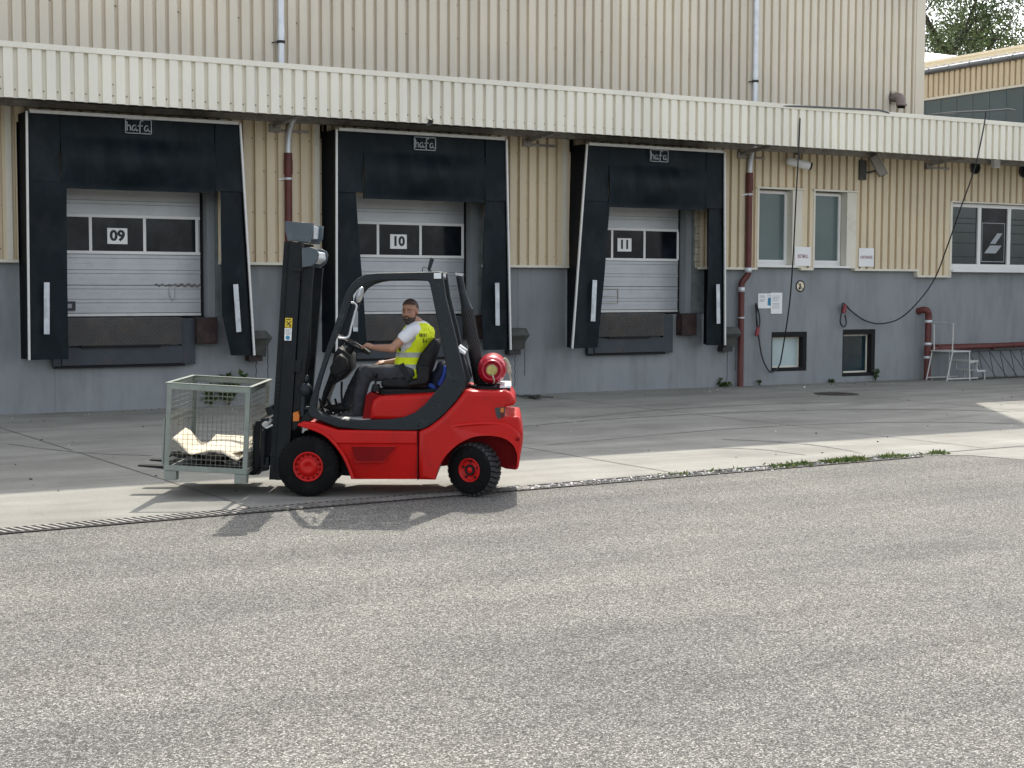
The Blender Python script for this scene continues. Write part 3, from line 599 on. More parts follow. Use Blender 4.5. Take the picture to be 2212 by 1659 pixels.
    m = MB(); m.bar((Rr(zt), yf - .012, zt), (Rr(zb), yf - .012, zb), .035, .04, up=(0,-1,0)); m.build('edge_strip', m_alu, S, bevel=.004)
    m = MB(); m.bar((x0 + .04, yf - .012, zt + .0), (x1 - .035, yf - .012, zt + .0), .055, .04, up=(0,-1,0)); m.build('edge_strip', m_alu, S, bevel=.004)
    for (pa, pb, w) in strips:
        a, b = WP(*pa, yf - .03), WP(*pb, yf - .03); m = MB(); m.bar(a, b, w, .006, up=(0,-1,0)); m.build('guide_stripe', m_stripe, S)
    c = WP(*sgn, yf - .02); m = MB(); strokes_hafa(m, c.x - .185, c.z - .055, .24, yf - .022, 0); m.build('logo', m_greypr, S)
    return S
shelter(0, 'black dock shelter around door 09, left side nearest the cage', -.03, .21, (.58, .60), (7.92, 7.95, 8.10), [((101,610),(101,722),.085), ((509,614),(516,717),.085)], (299, 276))
shelter(1, 'black dock shelter around door 10, behind the forklift', -.02, .10, (.36, .60), (12.86, 12.84, 12.90), [((768,610),(768,716),.085), ((1074,611),(1075,703),.085)], (918, 313))
shelter(2, 'black dock shelter around door 11, with its torn right curtain hanging open', -.30, .07, (.62, .62), (17.90, 17.92, 17.96), [((1285,605),(1281,694),.10), ((1551,614),(1552,699),.085)], (1424, 339))
# ------------------------------------------------------------------ dock levellers
for i, (lab, x0, x1, bx) in enumerate((('steel dock leveller lip below door 09 with worn tread plate', 5.42, 7.62, 7.97), ('steel dock leveller lip below door 10, seen past the driver', 10.55, 12.68, 13.05), ('steel dock leveller lip below door 11 with brown bumper', 15.55, 17.42, 17.92))):
    S = thing('dock_leveller', lab, 'dock leveller', T((x0 + x1) / 2, WY, 0), 'dock levellers under the loading doors')
    m = MB(); m.box(x0, x1 - .25, WY - .16, WY - .12, 1.08, 1.50); m.box(x0, x1 - .25, WY - .16, WY + .12, 1.50, 1.525)
    rr = random.Random(i); x = x0 + .04; k = 0
    while x < x1 - .28:
        for j in range(13):
            z = 1.10 + j * .031; sg = 1 if (j + k) % 2 else -1
            m.bar((x - .012, WY - .163, z - .012 * sg), (x + .012, WY - .163, z + .012 * sg), .007, .008, 1, up=(0,-1,0))
        x += .036; k += 1
    m.build('lip_plate', [m_plate, m_tread], S)
    m = MB(); m.box(x0, x1 - .22, WY - .12, WY - .01, .76, 1.05, 0); m.box(x0 + .3, x1 - .6, WY - .165, WY - .125, 1.04, 1.078, 1); m.box(x0 - .12, x1 - .18, WY - .10, WY - .005, .715, .757, 1)
    m.build('front_beam', [m_steel, m_void], S, bevel=.004)
    m = MB(); m.box(x1 - .24, x1, WY - .10, WY - .006, .74, 1.50); m.build('side_plate', m_steel, S, bevel=.004); m = MB(); m.box(x0 - .14, x0 - .003, WY - .10, WY - .006, .74, 1.5); m.build('side_plate', m_steel, S, bevel=.004)
    m = MB(); m.box(bx - .36, bx, WY - .22, WY - .004, 1.08, 1.52); m.build('bumper', m_rust, S, bevel=.01)
# ------------------------------------------------------------------ battered boxes with chains beside the shelters
for i, (px, py, lab, cr) in enumerate(((557, 742, 'crumpled grey plastic box with hanging chains beside shelter of door 09', 1), (1117, 732, 'grey plastic box with cords hanging beside shelter of door 10', 0), (1576, 728, 'grey plastic box with cords hanging beside shelter of door 11', 0))):
    c = WP(px, py, WY - .2); S = thing('wall_box', lab, 'box', T(c.x, WY, 0), 'boxes hanging beside the dock shelters')
    m = MB(); q = .17; h = .20; rr = random.Random(i + 40)
    j = (lambda s=.05: rr.uniform(-s, s)) if cr else (lambda s=0: 0)
    vs = []
    for (zz, w, dp) in ((h, .9, 1.0), (.07, 1.15, 1.25), (-.03, .85, 1.0), (-h, .75, .8)):
        for sx, sy in ((-1, 0), (1, 0), (1, 1), (-1, 1)): vs.append((c.x + sx * q * w + j(), WY - .02 - sy * .26 * dp + j(.03), c.z + zz + j(.03)))
    fs = [(a*4+b, a*4+(b+1) % 4, (a+1)*4+(b+1) % 4, (a+1)*4+b) for a in range(3) for b in range(4)]; m.add(vs, fs + [(12,13,14,15)]); m.build('housing', m_box, S)
    m = MB(); m.box(c.x - .16, c.x + .08, WY - .2, WY - .02, c.z - h - .10, c.z - h - .002); m.build('mount', m_rust if cr else m_dark, S)
    for dx in (-.02, .19):
        m = MB(); L = .62 if dx < 0 else .72; m.tube([(c.x + dx + .008 * math.sin(t * 2.1), WY - .16 + .006 * math.cos(t * 3), c.z + (-.28 if dx < 0 else .02) - L * t / 12) for t in range(13)], .007, 6); m.build('chain', m_dark, S)

# ------------------------------------------------------------------ rain pipes
def clips(m, x, y, zs, r): 
    for z in zs: m.lathe([(-.022, r + .002), (-.022, r + .012), (.022, r + .012), (.022, r + .002)], (x, y, z), (0,0,1), 16); m.bar((x - r - .01, y, z), (x - r - .09, y + .05, z - .02), .02, .02)
for lab, px, py, zc in (('pale galvanised downpipe on the upper wall above door 09', 607, 70, 6.25), ('pale galvanised downpipe on the upper wall near its right corner', 1632.5, 110, 6.3)):
    c = WP(px, py, WY - .15); S = thing('downpipe', lab, 'downpipe', T(c.x, WY, 5.5), 'galvanised downpipes on the upper wall')
    m = MB(); m.tube([(c.x, WY - .15, 12.6), (c.x, WY - .15, zc + .02)], .056, 16); m.tube([(c.x, WY - .15, zc + .18), (c.x, WY - .15, zc + .12), (c.x, WY - .15, zc)], [.06, .062, .06], 16); m.tube([(c.x, WY - .15, zc), (c.x, WY - .15, 5.5)], .054, 16); m.build('pipe', m_galv, S)
    for zq in (zc - .06, 8.6): m = MB(); clips(m, c.x, WY - .15, (zq,), .056); m.build('clip', m_dark, S)
def red_pipe(lab, x, ztop, kink):
    S = thing('downpipe', lab, 'downpipe', T(x, WY, 0), 'oxide red downpipes under the canopy'); y = WY - .17; r = .064
    m = MB(); m.tube(smooth_path([(x + .10, y - .05, 4.93), (x + .06, y, 4.80), (x + .01, y, 4.55), (x, y, ztop - .1)], 5), .05, 14); m.build('elbow', m_galv, S)
    m = MB()
    if kink:
        m.tube(smooth_path([(x, y, ztop), (x, y, 2.50), (x, y, 2.36), (x - .02, y + .02, 2.28), (x - .10, y + .06, 2.16), (x - .115, y + .07, 2.06), (x - .115, y + .07, 1.9)], 6), r, 16)
        m.tube([(x - .115, y + .07, 1.92), (x - .115, y + .07, 0)], r - .002, 16)
    else: m.tube([(x, y, ztop), (x, y, 0)], r, 16)
    m.tube([(x, y, ztop + .1), (x, y, ztop - .02)], r + .006, 16); m.tube([(x, y, ztop - .02), (x, y, ztop - .26)], r + .012, 16); m.build('pipe', m_rpipe, S)
    m = MB(); clips(m, x, y, (ztop - .34,), r)
    m.build('clamp', m_galv, S)
    if kink:
        for zz, xx in ((2.40, x), (2.0, x - .115), (1.42, x - .115)): m = MB(); m.lathe([(-.05, r), (-.05, r + .008), (.05, r + .008), (.05, r)] if zz > 1.5 else [(-.014, r), (-.014, r + .008), (.014, r + .008), (.014, r)], (xx, y if xx == x else y + .07, zz), (0,0,1), 16); m.build('clamp', m_galv, S)
    return S
red_pipe('oxide red downpipe between doors 09 and 10, half hidden by the mast', WP(623, 430, WY - .17).x, 4.22, False)
red_pipe('oxide red downpipe with an offset bend right of door 11', WP(1618, 480, WY - .17).x, 4.28, True)
# standpipe and long pipe on the right
S = thing('standpipe', 'short oxide red standpipe with bent top beside the white step stool', 'pipe', T(24.5, WY, 0))
c = WP(2004, 760, WY - .2); m = MB(); m.tube(smooth_path([(c.x - .12, WY - .0, 1.52), (c.x - .10, WY - .12, 1.55), (c.x - .04, WY - .2, 1.53), (c.x, WY - .2, 1.42), (c.x, WY - .2, 1.2), (c.x, WY - .2, 0)], 6), .075, 16); m.build('pipe', m_rpipe, S)
for z in (1.30, .80, .50): m = MB(); m.lathe([(-.03, .075), (-.03, .084), (.03, .084), (.03, .075)], (c.x, WY - .2, z), (0,0,1), 16); m.build('clamp', m_galv, S)
S = thing('wall_pipe', 'long oxide red pipe running level along the grey wall above the wire rack', 'pipe', T(27, WY, .7))
z = .70; m = MB(); m.tube([(c.x + .08, WY - .22, z - .03), (c.x + .2, WY - .22, z - .01), (c.x + .7, WY - .22, z), (40, WY - .22, z + .25)], .06, 14); m.box(c.x + .3, 40, WY - .15, WY, z + .05, z + .075); m.build('pipe', m_rpipe, S)
for xx in (c.x + .3, 26.3, 28.1): m = MB(); m.lathe([(-.03, .06), (-.03, .07), (.03, .07), (.03, .06)], (xx, WY - .22, z), (1,0,0), 16); m.build('clamp', m_rpipe, S)
S = thing('wire_rack', 'dark zigzag wire rack standing against the wall under the red pipe', 'rack', T(27, WY - .5, 0)); m = MB()
for k in range(16):
    x = 25.25 + k * .34; m.tube([(x - .12, WY - .75, .02), (x + .16, WY - .32, .62)], .008, 6); m.tube([(x + .16, WY - .32, .62), (x + .30, WY - .75, .02)], .008, 6)
m.build('wires', m_dark, S); m = MB(); m.tube([(25.0, WY - .75, .03), (31, WY - .75, .03)], .014, 6); m.tube([(25.2, WY - .32, .62), (31, WY - .32, .62)], .012, 6); m.build('rails', m_dark, S)
# step stool
b0 = GP(2028, 816); S = thing('step_stool', 'white metal step stool with a tall handrail by the wall', 'step stool', T(b0.x + .5, WY - .6, 0)); x = WP(2030, 816, WY - .65).x; y0, y1 = WY - .95, WY - .35
r = .016
for yy in (y0, y1):
    m = MB(); m.tube([(x - .10, yy, .01), (x + .06, yy, .64)], r, 8); m.tube([(x + .60, yy, .01), (x + .57, yy, .64)], r, 8); m.tube([(x + .58, yy, .40), (x + .80, yy, .42), (x + .82, yy, .2)], r, 8); m.tube([(x + .82, yy, .2), (x + 1.05, yy, .2), (x + 1.06, yy, .01)], r, 8); m.tube([(x - .1, yy, .06), (x + .85, yy, .06)], r, 8); m.build('side_frame', m_stool, S)
m = MB(); m.tube(smooth_path([(x + .05, y0, .64), (x + .06, y0, 1.18), (x + .07, y0 + .05, 1.27), (x + .09, y1 - .05, 1.27), (x + .10, y1, 1.18), (x + .12, y1, .64)], 6), r, 8); m.build('handrail', m_stool, S)
for nm, xa, xb, z in (('platform', .03, .60, .64), ('tread', .57, .84, .42), ('tread', .80, 1.08, .2)):
    m = MB(); m.box(x + xa, x + xb, y0 - .02, y1 + .02, z, z + .03); m.build(nm, m_stool, S, bevel=.006)
# ------------------------------------------------------------------ cameras, signs, notices
def seccam(lab, px, py, ang, bulk):
    c = WP(px, py, WY - .35); S = thing('security_camera', lab, 'camera', T(c.x, WY - .05, c.z), 'security cameras under the canopy'); rot = Matrix.Rotation(ang[0], 3, 'Z') @ Matrix.Rotation(ang[1], 3, 'Y')
    m = MB()
    if bulk == 0:
        for k in range(14):
            pass
        prof = [(-.26, .0), (-.26, .05), (-.22, .085), (.2, .09), (.24, .075)]; m.lathe([(h, max(rr, .001)) for h, rr in prof], c, rot @ V((1,0,0)), 20); m.build('housing', m_white, S)
        m = MB(); m.lathe([(.241, .001), (.241, .074), (.28, .08)], c, rot @ V((1,0,0)), 16); m.build('lens', m_dark, S)
        m = MB(); m.tube([c + V((.05, .02, .07)), c + V((.10, .10, .2)), (c.x + .1, WY - .1, c.z + .22)], .02, 8); m.build('arm', m_soff, S)
    else:
        m.obox(c, (.46, .17, .18), rot); m.build('housing', m_soff, S, bevel=.012); m = MB(); m.obox(c + rot @ V((-.02, 0, .10)), (.54, .21, .012), rot); m.build('shade', m_trim, S)
        m = MB(); m.lathe([(0, .001), (0, .06), (.012, .06)], c + rot @ V((.232, 0, 0)), rot @ V((1,0,0)), 14); m.build('lens', m_dark, S)
        m = MB(); m.tube([c + V((-.02, .05, -.1)), c + V((-.1, .2, -.14)), (c.x - .22, WY - .15, c.z - .12)], .022, 8); m.box(c.x - .34, c.x - .16, WY - .17, WY - .118, c.z - .30, c.z + .12); m.build('arm', m_box, S)
seccam('white tube security camera hanging above the first upright window', 1725, 353, (R(-25), R(12)), 0)
seccam('grey box security camera pointing down right of the two windows', 1897, 358, (R(-35), R(62)), 1)
c = WP(2150, 353, WY - .3); m = MB(); m.box(c.x - .10, c.x + .10, WY - .36, WY - .26, c.z - .10, c.z + .12); m.box(c.x - .02, c.x + .02, WY - .33, WY - .1, c.z + .1, c.z + .16)
tag(m.build('sensor_box', m_white, None, bevel=.008), 'small white sensor box under the right end of the canopy', 'sensor')
def sign(name, lab, cat, px, py, w, h, y, mats, fn, group=None):
    c = WP(px, py, y); m = MB(); m.box(c.x - w/2, c.x + w/2, y, y + .008, c.z - h/2, c.z + h/2, 0); fn(m, lambda u, v: (c.x + u, y - .003, c.z + v)); return tag(m.build(name, mats), lab, cat, group)
sign('paper_sign', 'white paper sign reading RESTMÜLL between the two windows', 'sign', 1734.5, 554, .43, .40, WY - .135, [m_white, m_redpr], lambda m, f: (m.text('RESTMÜLL', .078, lambda u, v: f(u * .82, v * 1.35), 1, bold=.0005),))
sign('paper_sign', 'white paper sign reading KARTONAGEN on the ribbed wall', 'sign', 1871.5, 556, .43, .40, WY - .135, [m_white, m_redpr], lambda m, f: (m.text('KARTONAGEN', .066, lambda u, v: f(u * .76, v * 1.4), 1, bold=.0005),))
c = WP(1729, 618, WY - .01); m = MB(); m.lathe([(0, .001), (0, .115)], c, (0,1,0), 32, 0); m.lathe([(-.002, .098), (-.002, .125), (.006, .125)], c, (0,1,0), 32, 1)
m.bar(c + V((-.08, -.004, .08)), c + V((.08, -.004, -.08)), .016, .003, 1, up=(0,-1,0)); m.bar(c + V((0, -.003, .05)), c + V((-.02, -.003, -.04)), .03, .003, 1, up=(0,-1,0)); m.lathe([(-.003, .001), (-.003, .03)], c + V((-.02, 0, -.05)), (0,1,0), 12, 1)
tag(m.build('round_sign', [pbr('sign_cream', (.68,.6,.45), .5), m_print]), 'round black and cream prohibition sign on the grey wall', 'sign')
def lines(m, f, x0, x1, zs, mat=1):
    rr = random.Random(int(x0 * 100) + 5)
    for z in zs: q = x0 + (x1 - x0) * rr.uniform(.7, 1); m.add([f(x0, z - .004), f(q, z - .004), f(q, z + .004), f(x0, z + .004)], [(0,1,2,3)], mat)
def n1(m, f):
    lines(m, f, -.18, -.02, [.11, .09, .07, .03, .01, -.01]); lines(m, f, .02, .2, [.12, .10]); m.add([f(.03, -.09), f(.17, -.11), f(.19, .06), f(.15, .08), f(.04, .06)], [(0,1,2,3,4)], 2); m.add([f(.075, -.06), f(.085, -.06), f(.085, .05), f(.075, .05)], [(0,1,2,3)], 0)
def n2(m, f): lines(m, f, -.11, .1, [.15, .12, .10, .07, .05, .0, -.02, -.05, -.08, -.10])
sign('paper_notice', 'white landscape notice with blue picture above the coiled cable', 'notice', 1655.5, 650, .43, .31, WY - .012, [m_white, m_greypr, m_blupr], n1)
sign('paper_notice', 'white portrait notice full of grey text beside the blue picture', 'notice', 1677.5, 655, .30, .44, WY - .016, [m_white, m_greypr], n2)
# ------------------------------------------------------------------ cable booms and hanging cables
m_boom = pbr('boom_grey', (.13,.135,.14), .7, spec=.2)
def boom(lab, pts):
    P = [V(p) for p in pts]; S = tag(MB_tube(P, .018, m_boom, 'cable_boom'), lab, 'boom', 'swinging cable booms on the canopy roof'); return S
def MB_tube(P, r, mat, name, n=8):
    m = MB(); m.tube(P, r, n); return m.build(name, mat)
A = [WP(1640, 229, CYF - .02), WP(1729, 229.5, CYF - .09), WP(1900, 238, CYF - .09), WP(1914, 242, CYF - .08), WP(1924, 246, CYF - .05)]
boom('grey pole boom lying low along the canopy edge with a hanging cable', [A[0] + V((0, .5, -.05))] + A)
B = [WP(2005, 249, CYF + .5), WP(2055, 243, CYF + .0), WP(2130, 240, CYF - .7), WP(2180, 236, CYF - 1.2), WP(2193, 239, CYF - 1.3)]
boom('grey pole boom reaching out over the canopy at the far right', B)
def cable(lab, pts, plugs, grp='power cables hanging from the booms'):
    S = thing('power_cable', lab, 'cable', T(pts[-1].x, pts[-1].y, 0), grp); m = MB(); m.tube(smooth_path(pts, 8), .016, 6); m.build('cord', m_cable, S)
    for p in plugs: m = MB(); m.tube([p + V((.02, 0, .10)), p, p + V((-.03, 0, -.08))], [.03, .045, .04], 8); m.build('plug', m_plug, S)
    return S
yc = WY - .10
pts = [WP(1729, 231, CYF + .2 - .0) , WP(1728, 260, CYF - .06), WP(1725, 330, CYF - .05), WP(1719, 440, CYF - .0), WP(1713, 560, CYF + .3), WP(1705, 660, WY - .8), WP(1690, 760, WY - .3), WP(1683, 790, yc), WP(1672, 802, yc), WP(1660, 800, yc), WP(1646, 770, yc), WP(1638, 720, yc), WP(1634, 680, yc), WP(1632, 660, yc), WP(1634, 657, yc), WP(1640, 680, yc), WP(1641, 700, yc), WP(1637, 712, yc), WP(1634, 690, yc + .02), WP(1635, 660, yc + .02)]
cable('black power cable hanging from the low boom to a coil by the notices', pts, [WP(1636, 717, yc - .02)])
pts = [WP(2130, 241, CYF - .7), WP(2124, 280, CYF - .65), WP(2105, 365, CYF - .5), WP(2075, 450, CYF - .2), WP(2047, 530, CYF + .2), WP(2020, 600, CYF + .6), WP(1985, 650, WY - .7), WP(1945, 687, WY - .4), WP(1905, 699, WY - .25), WP(1870, 693, yc), WP(1840, 673, yc), WP(1826, 658, yc), WP(1820, 657, yc), WP(1818, 675, yc), WP(1815, 695, yc), WP(1822, 706, yc), WP(1828, 698, yc), WP(1825, 680, yc)]
cable('black power cable sagging from the far boom to a loop above the low window', pts, [WP(1824, 668, yc - .02)])

# ------------------------------------------------------------------ wing behind on the right, far hall, trees
WX = 33.0
P0, P1 = XP(1985, 212, WX), XP(2212, 185, WX)
zb_, zg = XP(2100, 198, WX).z, XP(2100, 140, WX).z
S = thing('side_hall', 'beige ribbed side hall with dark glazed band beyond the low roof', 'building', T(WX, 33, 0))
m = MB(); corr(m, 20, 60, zb_, zg, f=lambda x, d, z: (WX - d, x, z)); m.box(WX + .02, WX + 8, 20, 60, zb_ - 3, zg - .1); m.build('cladding', m_cladl, S, fix=False)
m = MB(); m.box(WX - .06, WX + .3, 20, 60, zb_ - .07, zb_ - .002); m.build('drip_trim', m_trim, S)
m = MB(); m.box(WX - .01, WX + .015, 20, 60, 0, zb_ - .072, 0)
for k in range(60): m.box(WX - .022, WX - .008, 20 + k * .62, 20.012 + k * .62, 0, zb_ - .08, 1)
m.build('glazing', [m_teal, pbr('glazing_joint', (.1,.14,.16), .5)], S)
m = MB(); m.tube([(WX - .10, 20, zg + .0), (WX - .10, 60, zg + .0)], .085, 10)
for k in range(50): m.lathe([(-.012, .085), (-.012, .097), (.012, .097), (.012, .085)], (WX - .10, 20 + k * .8, zg), (0,1,0), 10)
m.build('gutter', m_gutt, S)
zp0, zp1 = zg + .12, XP(2100, 121, WX + 2.5).z
m = MB(); m.add([(WX - .02, 20, zp0), (WX - .02, 60, zp0), (WX + 2.5, 60, zp0 + .35), (WX + 2.5, 20, zp0 + .35)], [(0,1,2,3)]); m.box(WX - .05, WX, 20, 60, zp0 - .07, zp0 + .01)
for k in range(120): m.box(WX - .07, WX + .01, 20 + k * .33, 20.09 + k * .33, zp0 + .01, zp0 + .03)
m.build('lean_roof', m_roofw, S)
m = MB(); m.box(WX + 2.5, WX + 2.7, 20, 60, zp0 + .2, zp1, 0); m.box(WX + 2.44, WX + 2.76, 20, 60, zp1, zp1 + .07, 0); m.build('parapet', m_parap, S)
# far white roof
S = thing('far_hall', 'far hall with a bright white roof below the trees', 'building', T(52, 47, 0)); m = MB()
ze, zr_ = WP(2000, 142, 42.5).z, WP(2000, 113, 47).z
m.box(42, 70, 42.7, 51, 0, ze - .05); m.build('wall', m_parap, S)
m = MB(); m.add([(41.5, 42.5, ze), (70, 42.5, ze), (70, 47, zr_), (41.5, 47, zr_)], [(0,1,2,3)]); m.add([(41.5, 47, zr_), (70, 47, zr_), (70, 51.5, ze), (41.5, 51.5, ze)], [(0,1,2,3)]); m.add([(41.5, 42.5, ze), (41.5, 47, zr_), (41.5, 51.5, ze)], [(0,1,2)]); m.build('roof', m_roofw, S)
def tree(lab, base, h, spread, nl, seed, lm, crown0=.5):
    rr = random.Random(seed); S = thing('tree', lab, 'tree', T(base[0], base[1], 0), 'trees beyond the halls'); m = MB(); b = V((base[0], base[1], 0)); tips = []
    top = b + V((rr.uniform(-.4,.4), 0, h * .60)); m.tube([b, b + (top - b) * .5 + V((.2,0,0)), top], [.42, .34, .25], 10)
    for k in range(11):
        a = rr.uniform(0, 6.28); st = b + (top - b) * rr.uniform(.7, 1.0); L = spread * rr.uniform(.55, 1.05); el = rr.uniform(.1, 1.1)
        e = st + V((math.cos(a) * math.cos(el), math.sin(a) * math.cos(el), math.sin(el) * .9)) * L; mid = (st + e) / 2 + V((0,0,-.25 + rr.uniform(0,.5)))
        m.tube(smooth_path([st, mid, e], 3), [.15 - .02 * q for q in range(7)], 6); tips += [mid, e]
        for q in range(3):
            e2 = mid.lerp(e, rr.random()) + V((rr.uniform(-1,1), rr.uniform(-1,1), rr.uniform(-.2,1))) * spread * .35; m.tube([mid.lerp(e, .5), e2], [.05, .02], 5); tips.append(e2)
    m.build('trunk', m_bark, S); c = MB(); cl = []
    for t in tips:
        for q in range(5): cl.append((t + V((rr.gauss(0,1), rr.gauss(0,1), rr.gauss(.25,.8))) * spread * .17, rr.uniform(.25, .6)))
    for k in range(nl):
        p, s = rr.choice(cl); q = p + V((rr.gauss(0, s), rr.gauss(0, s), rr.gauss(0, s * .75)))
        L = rr.uniform(.09, .18); d = V((rr.gauss(0,1), rr.gauss(0,1), rr.gauss(-.3,.7))).normalized(); w = d.cross(V((rr.gauss(0,1), rr.gauss(0,1), rr.gauss(0,1)))).normalized() * L * .32
        c.add([q - d * L * .5, q + w, q + d * L * .5, q - w], [(0,1,2,3)])
    c.build('crown', lm, S, fix=False)
def at_depth(px, py, dist): d = ray(px, py).normalized(); return CAM + d * dist
a = at_depth(2052, 60, 78); tree('tall broadleaf tree with a forked dark trunk beside the warehouse corner', (a.x, a.y), 22.5, 6.2, 27000, 11, m_leaf)
a = at_depth(2196, 60, 84); tree('yellow green tree at the right edge above the side hall roof', (a.x, a.y), 23, 6.2, 25000, 12, m_leafb)
a = at_depth(2125, 60, 98); tree('dark green tree standing behind and between the two nearer trees', (a.x, a.y), 25, 6.6, 9000, 13, m_leaf)
#PART2
# ------------------------------------------------------------------ forklift frame: x along the truck (rear +), y away from the camera, z up
FD = 14.33
FK = Matrix(((RT.x, FH.x, 0, FH.x * FD), (RT.y, FH.y, 0, FH.y * FD), (0, 0, 1, 0), (0, 0, 0, 1)))
def G(cx, cy, y=0.0):                      # side-view measurement -> truck coordinates on the plane y
    d = ray(259.2 + .41665 * cx, 403.2 + .41665 * cy); P = CAM + d * ((FD + y) / d.dot(FH)); return V((P.dot(RT), y, P.z))
def xz(poly, y=0.0): return [(p.x, p.z) for p in (G(a, b, y) for a, b in poly)]
def slab(m, poly, ya, yb, mat=0, ym=None):
    m.prism(xz(poly, ya if ym is None else ym), lambda x, z: (x, ya, z), lambda x, z: (x, yb, z), mat)
def inset(p, d, wt=None):
    n = len(p); A = sum(p[i][0] * p[(i+1) % n][1] - p[(i+1) % n][0] * p[i][1] for i in range(n)); s = 1 if A > 0 else -1; out = []
    for i in range(n):
        a, b, c = V(p[i-1]), V(p[i]), V(p[(i+1) % n]); e1 = (b - a).normalized(); e2 = (c - b).normalized()
        n1, n2 = V((-e1.y, e1.x)) * s, V((-e2.y, e2.x)) * s; q = n1 + n2; l = max(.35, q.dot(n1)); out.append(tuple(b + q * (d * (wt[i] if wt else 1) / l)))
    return out
def rslab(m, poly, ya, yb, r, mat=0, ym=None, both=True, k=3, wt=None):
    p = xz(poly, ya if ym is None else ym); lay = []
    for i in range(k + 1):
        t = math.pi / 2 * i / k; lay.append((inset(p, r * (1 - math.sin(t)), wt), ya + r * (1 - math.cos(t))))
    lay2 = [(q, yb - (y - ya)) for q, y in reversed(lay)] if both else [(p, yb)]
    L = lay + lay2; n = len(p); vs = [(x, y, z) for q, y in L for x, z in q]
    m.add(vs, [(i*n+j, i*n+(j+1) % n, (i+1)*n+(j+1) % n, (i+1)*n+j) for i in range(len(L) - 1) for j in range(n)], mat, True)
    m.add(vs[:n], [tuple(range(n))], mat); m.add(vs[-n:], [tuple(reversed(range(n)))], mat)
def spl(pts, n=5): return [(p.x, p.y) for p in smooth_path([(a, b, 0) for a, b in pts], n)]
FL = thing('forklift', 'red forklift truck carrying a wire cage, with driver and red gas bottle', 'forklift', FK @ Matrix.Translation((-.6, .57, 0)))
def fm(): return MB(FK)
W_ = 1.15
# side panel with front mudguard
arch = spl([(918,1240),(1000,1266),(1062,1296),(1112,1346),(1152,1403),(1180,1465),(1198,1518)], 6)
m = fm(); up = [p for p in arch if p[1] <= 1336]; lo = [p for p in arch if p[1] > 1336]
rslab(m, [(930,1226),(950,1219),(1010,1224),(1130,1262),(1540,1268),(1540,1336)] + [(up[-1][0] + 1, 1336)] + list(reversed(up)), 0.0, W_, .02)
p = xz([(lo[0][0] - 6, 1336), (1540,1336), (1540,1521)] + [(1215,1521)] + list(reversed(lo)))
zc = max(q[1] for q in p); m.prism(p, lambda x, z: (x, .012 + (zc - z) * .16, z), lambda x, z: (x, W_ - .012 - (zc - z) * .16, z))
m.build('side_panel', m_red, FL, bevel=.006)
m = fm(); off = [(a + 10 + 8 * (b - 1240) / 280, b - 14 + 12 * (b - 1240) / 280) for a, b in arch]
rslab(m, arch + list(reversed(off)), -.03, .05, .012); m.build('front_mudguard', m_red, FL)
m = fm(); slab(m, [(1222,1426),(1204,1350),(1428,1350),(1362,1426)], .006, .02); q = [G(a, b, .004) for a, b in ((1222,1428),(1200,1347),(1432,1347),(1364,1428))]; 
m.tube(q + [q[0]], .0055, 6, 1); m.build('step_recess', [m_redd, m_red], FL)  # flush panel in darker red: the shade of the recess is painted
m = fm(); slab(m, [(1541.5,1266),(1544.5,1266),(1544.5,1522),(1541.5,1522)], .02, .3); m.build('panel_gap', m_void, FL)
# counterweight
arcr = spl([(1636,1521),(1652,1463),(1694,1393),(1753,1338),(1822,1303),(1880,1293),(1946,1296),(2001,1312),(2042,1349),(2058,1400),(2056,1466)], 5)
cw = [(1546,1521),(1546,1270),(1600,1245),(1660,1200),(1730,1130),(1783,1062),(1800,1052),(1830,1058),(1948,1060),(2000,1056),(2028,1070),(2046,1098),(2054,1122),(2036,1136),(2003,1142),(1996,1162),(2000,1188),(2038,1190),(2072,1193),(2081,1219),(2086,1255),(2091,1285),(2088,1334),(2079,1384),(2068,1452),(2062,1466)]
m = fm(); rslab(m, cw + list(reversed(arcr)), 0.0, W_, .05, k=4, wt=[1] * 13 + [.5] * 6 + [.8] * 3 + [.6, .3, .15, .1] + [.12] * len(arcr)); m.build('counterweight', m_red, FL)
m = fm(); fo = spl([(1640,1258),(1690,1243),(1760,1228),(1850,1218),(1940,1216),(2000,1226),(2045,1250),(2074,1290),(2078,1340),(2066,1420),(2060,1462)], 5)
rslab(m, list(reversed(fo)) + [(1622,1330),(1618,1440)] + arcr, -.024, .12, .024, k=3, wt=[.15 if i < 8 else 1 for i in range(len(fo) + 2)] + [.15] * len(arcr))
xa_, xb_ = G(1615,1300).x, G(1800,1300).x
for p in m.v:
    if p.y < .02: t = max(0, min(1, (p.x - xa_) / (xb_ - xa_))); t = t * t * (3 - 2 * t); p.y = p.y * t + .03 * (1 - t)
m.build('wheel_arch_flare', m_red, FL)
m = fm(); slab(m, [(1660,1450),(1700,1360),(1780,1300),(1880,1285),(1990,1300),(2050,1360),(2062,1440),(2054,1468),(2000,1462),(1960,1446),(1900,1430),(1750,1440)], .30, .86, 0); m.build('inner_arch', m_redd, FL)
m = fm(); slab(m, [(860,1340),(1640,1300),(1640,1480),(1200,1500),(860,1480)], .30, .85); m.build('underframe', m_black, FL)
c = G(2066, 1300, -.0); m = fm(); m.lathe([(-.026, .001), (-.026, .018), (-.02, .026), (.02, .026)], G(2060,1308,-.0), (0,1,0), 16); m.build('tie_down_eye', m_redd, FL)
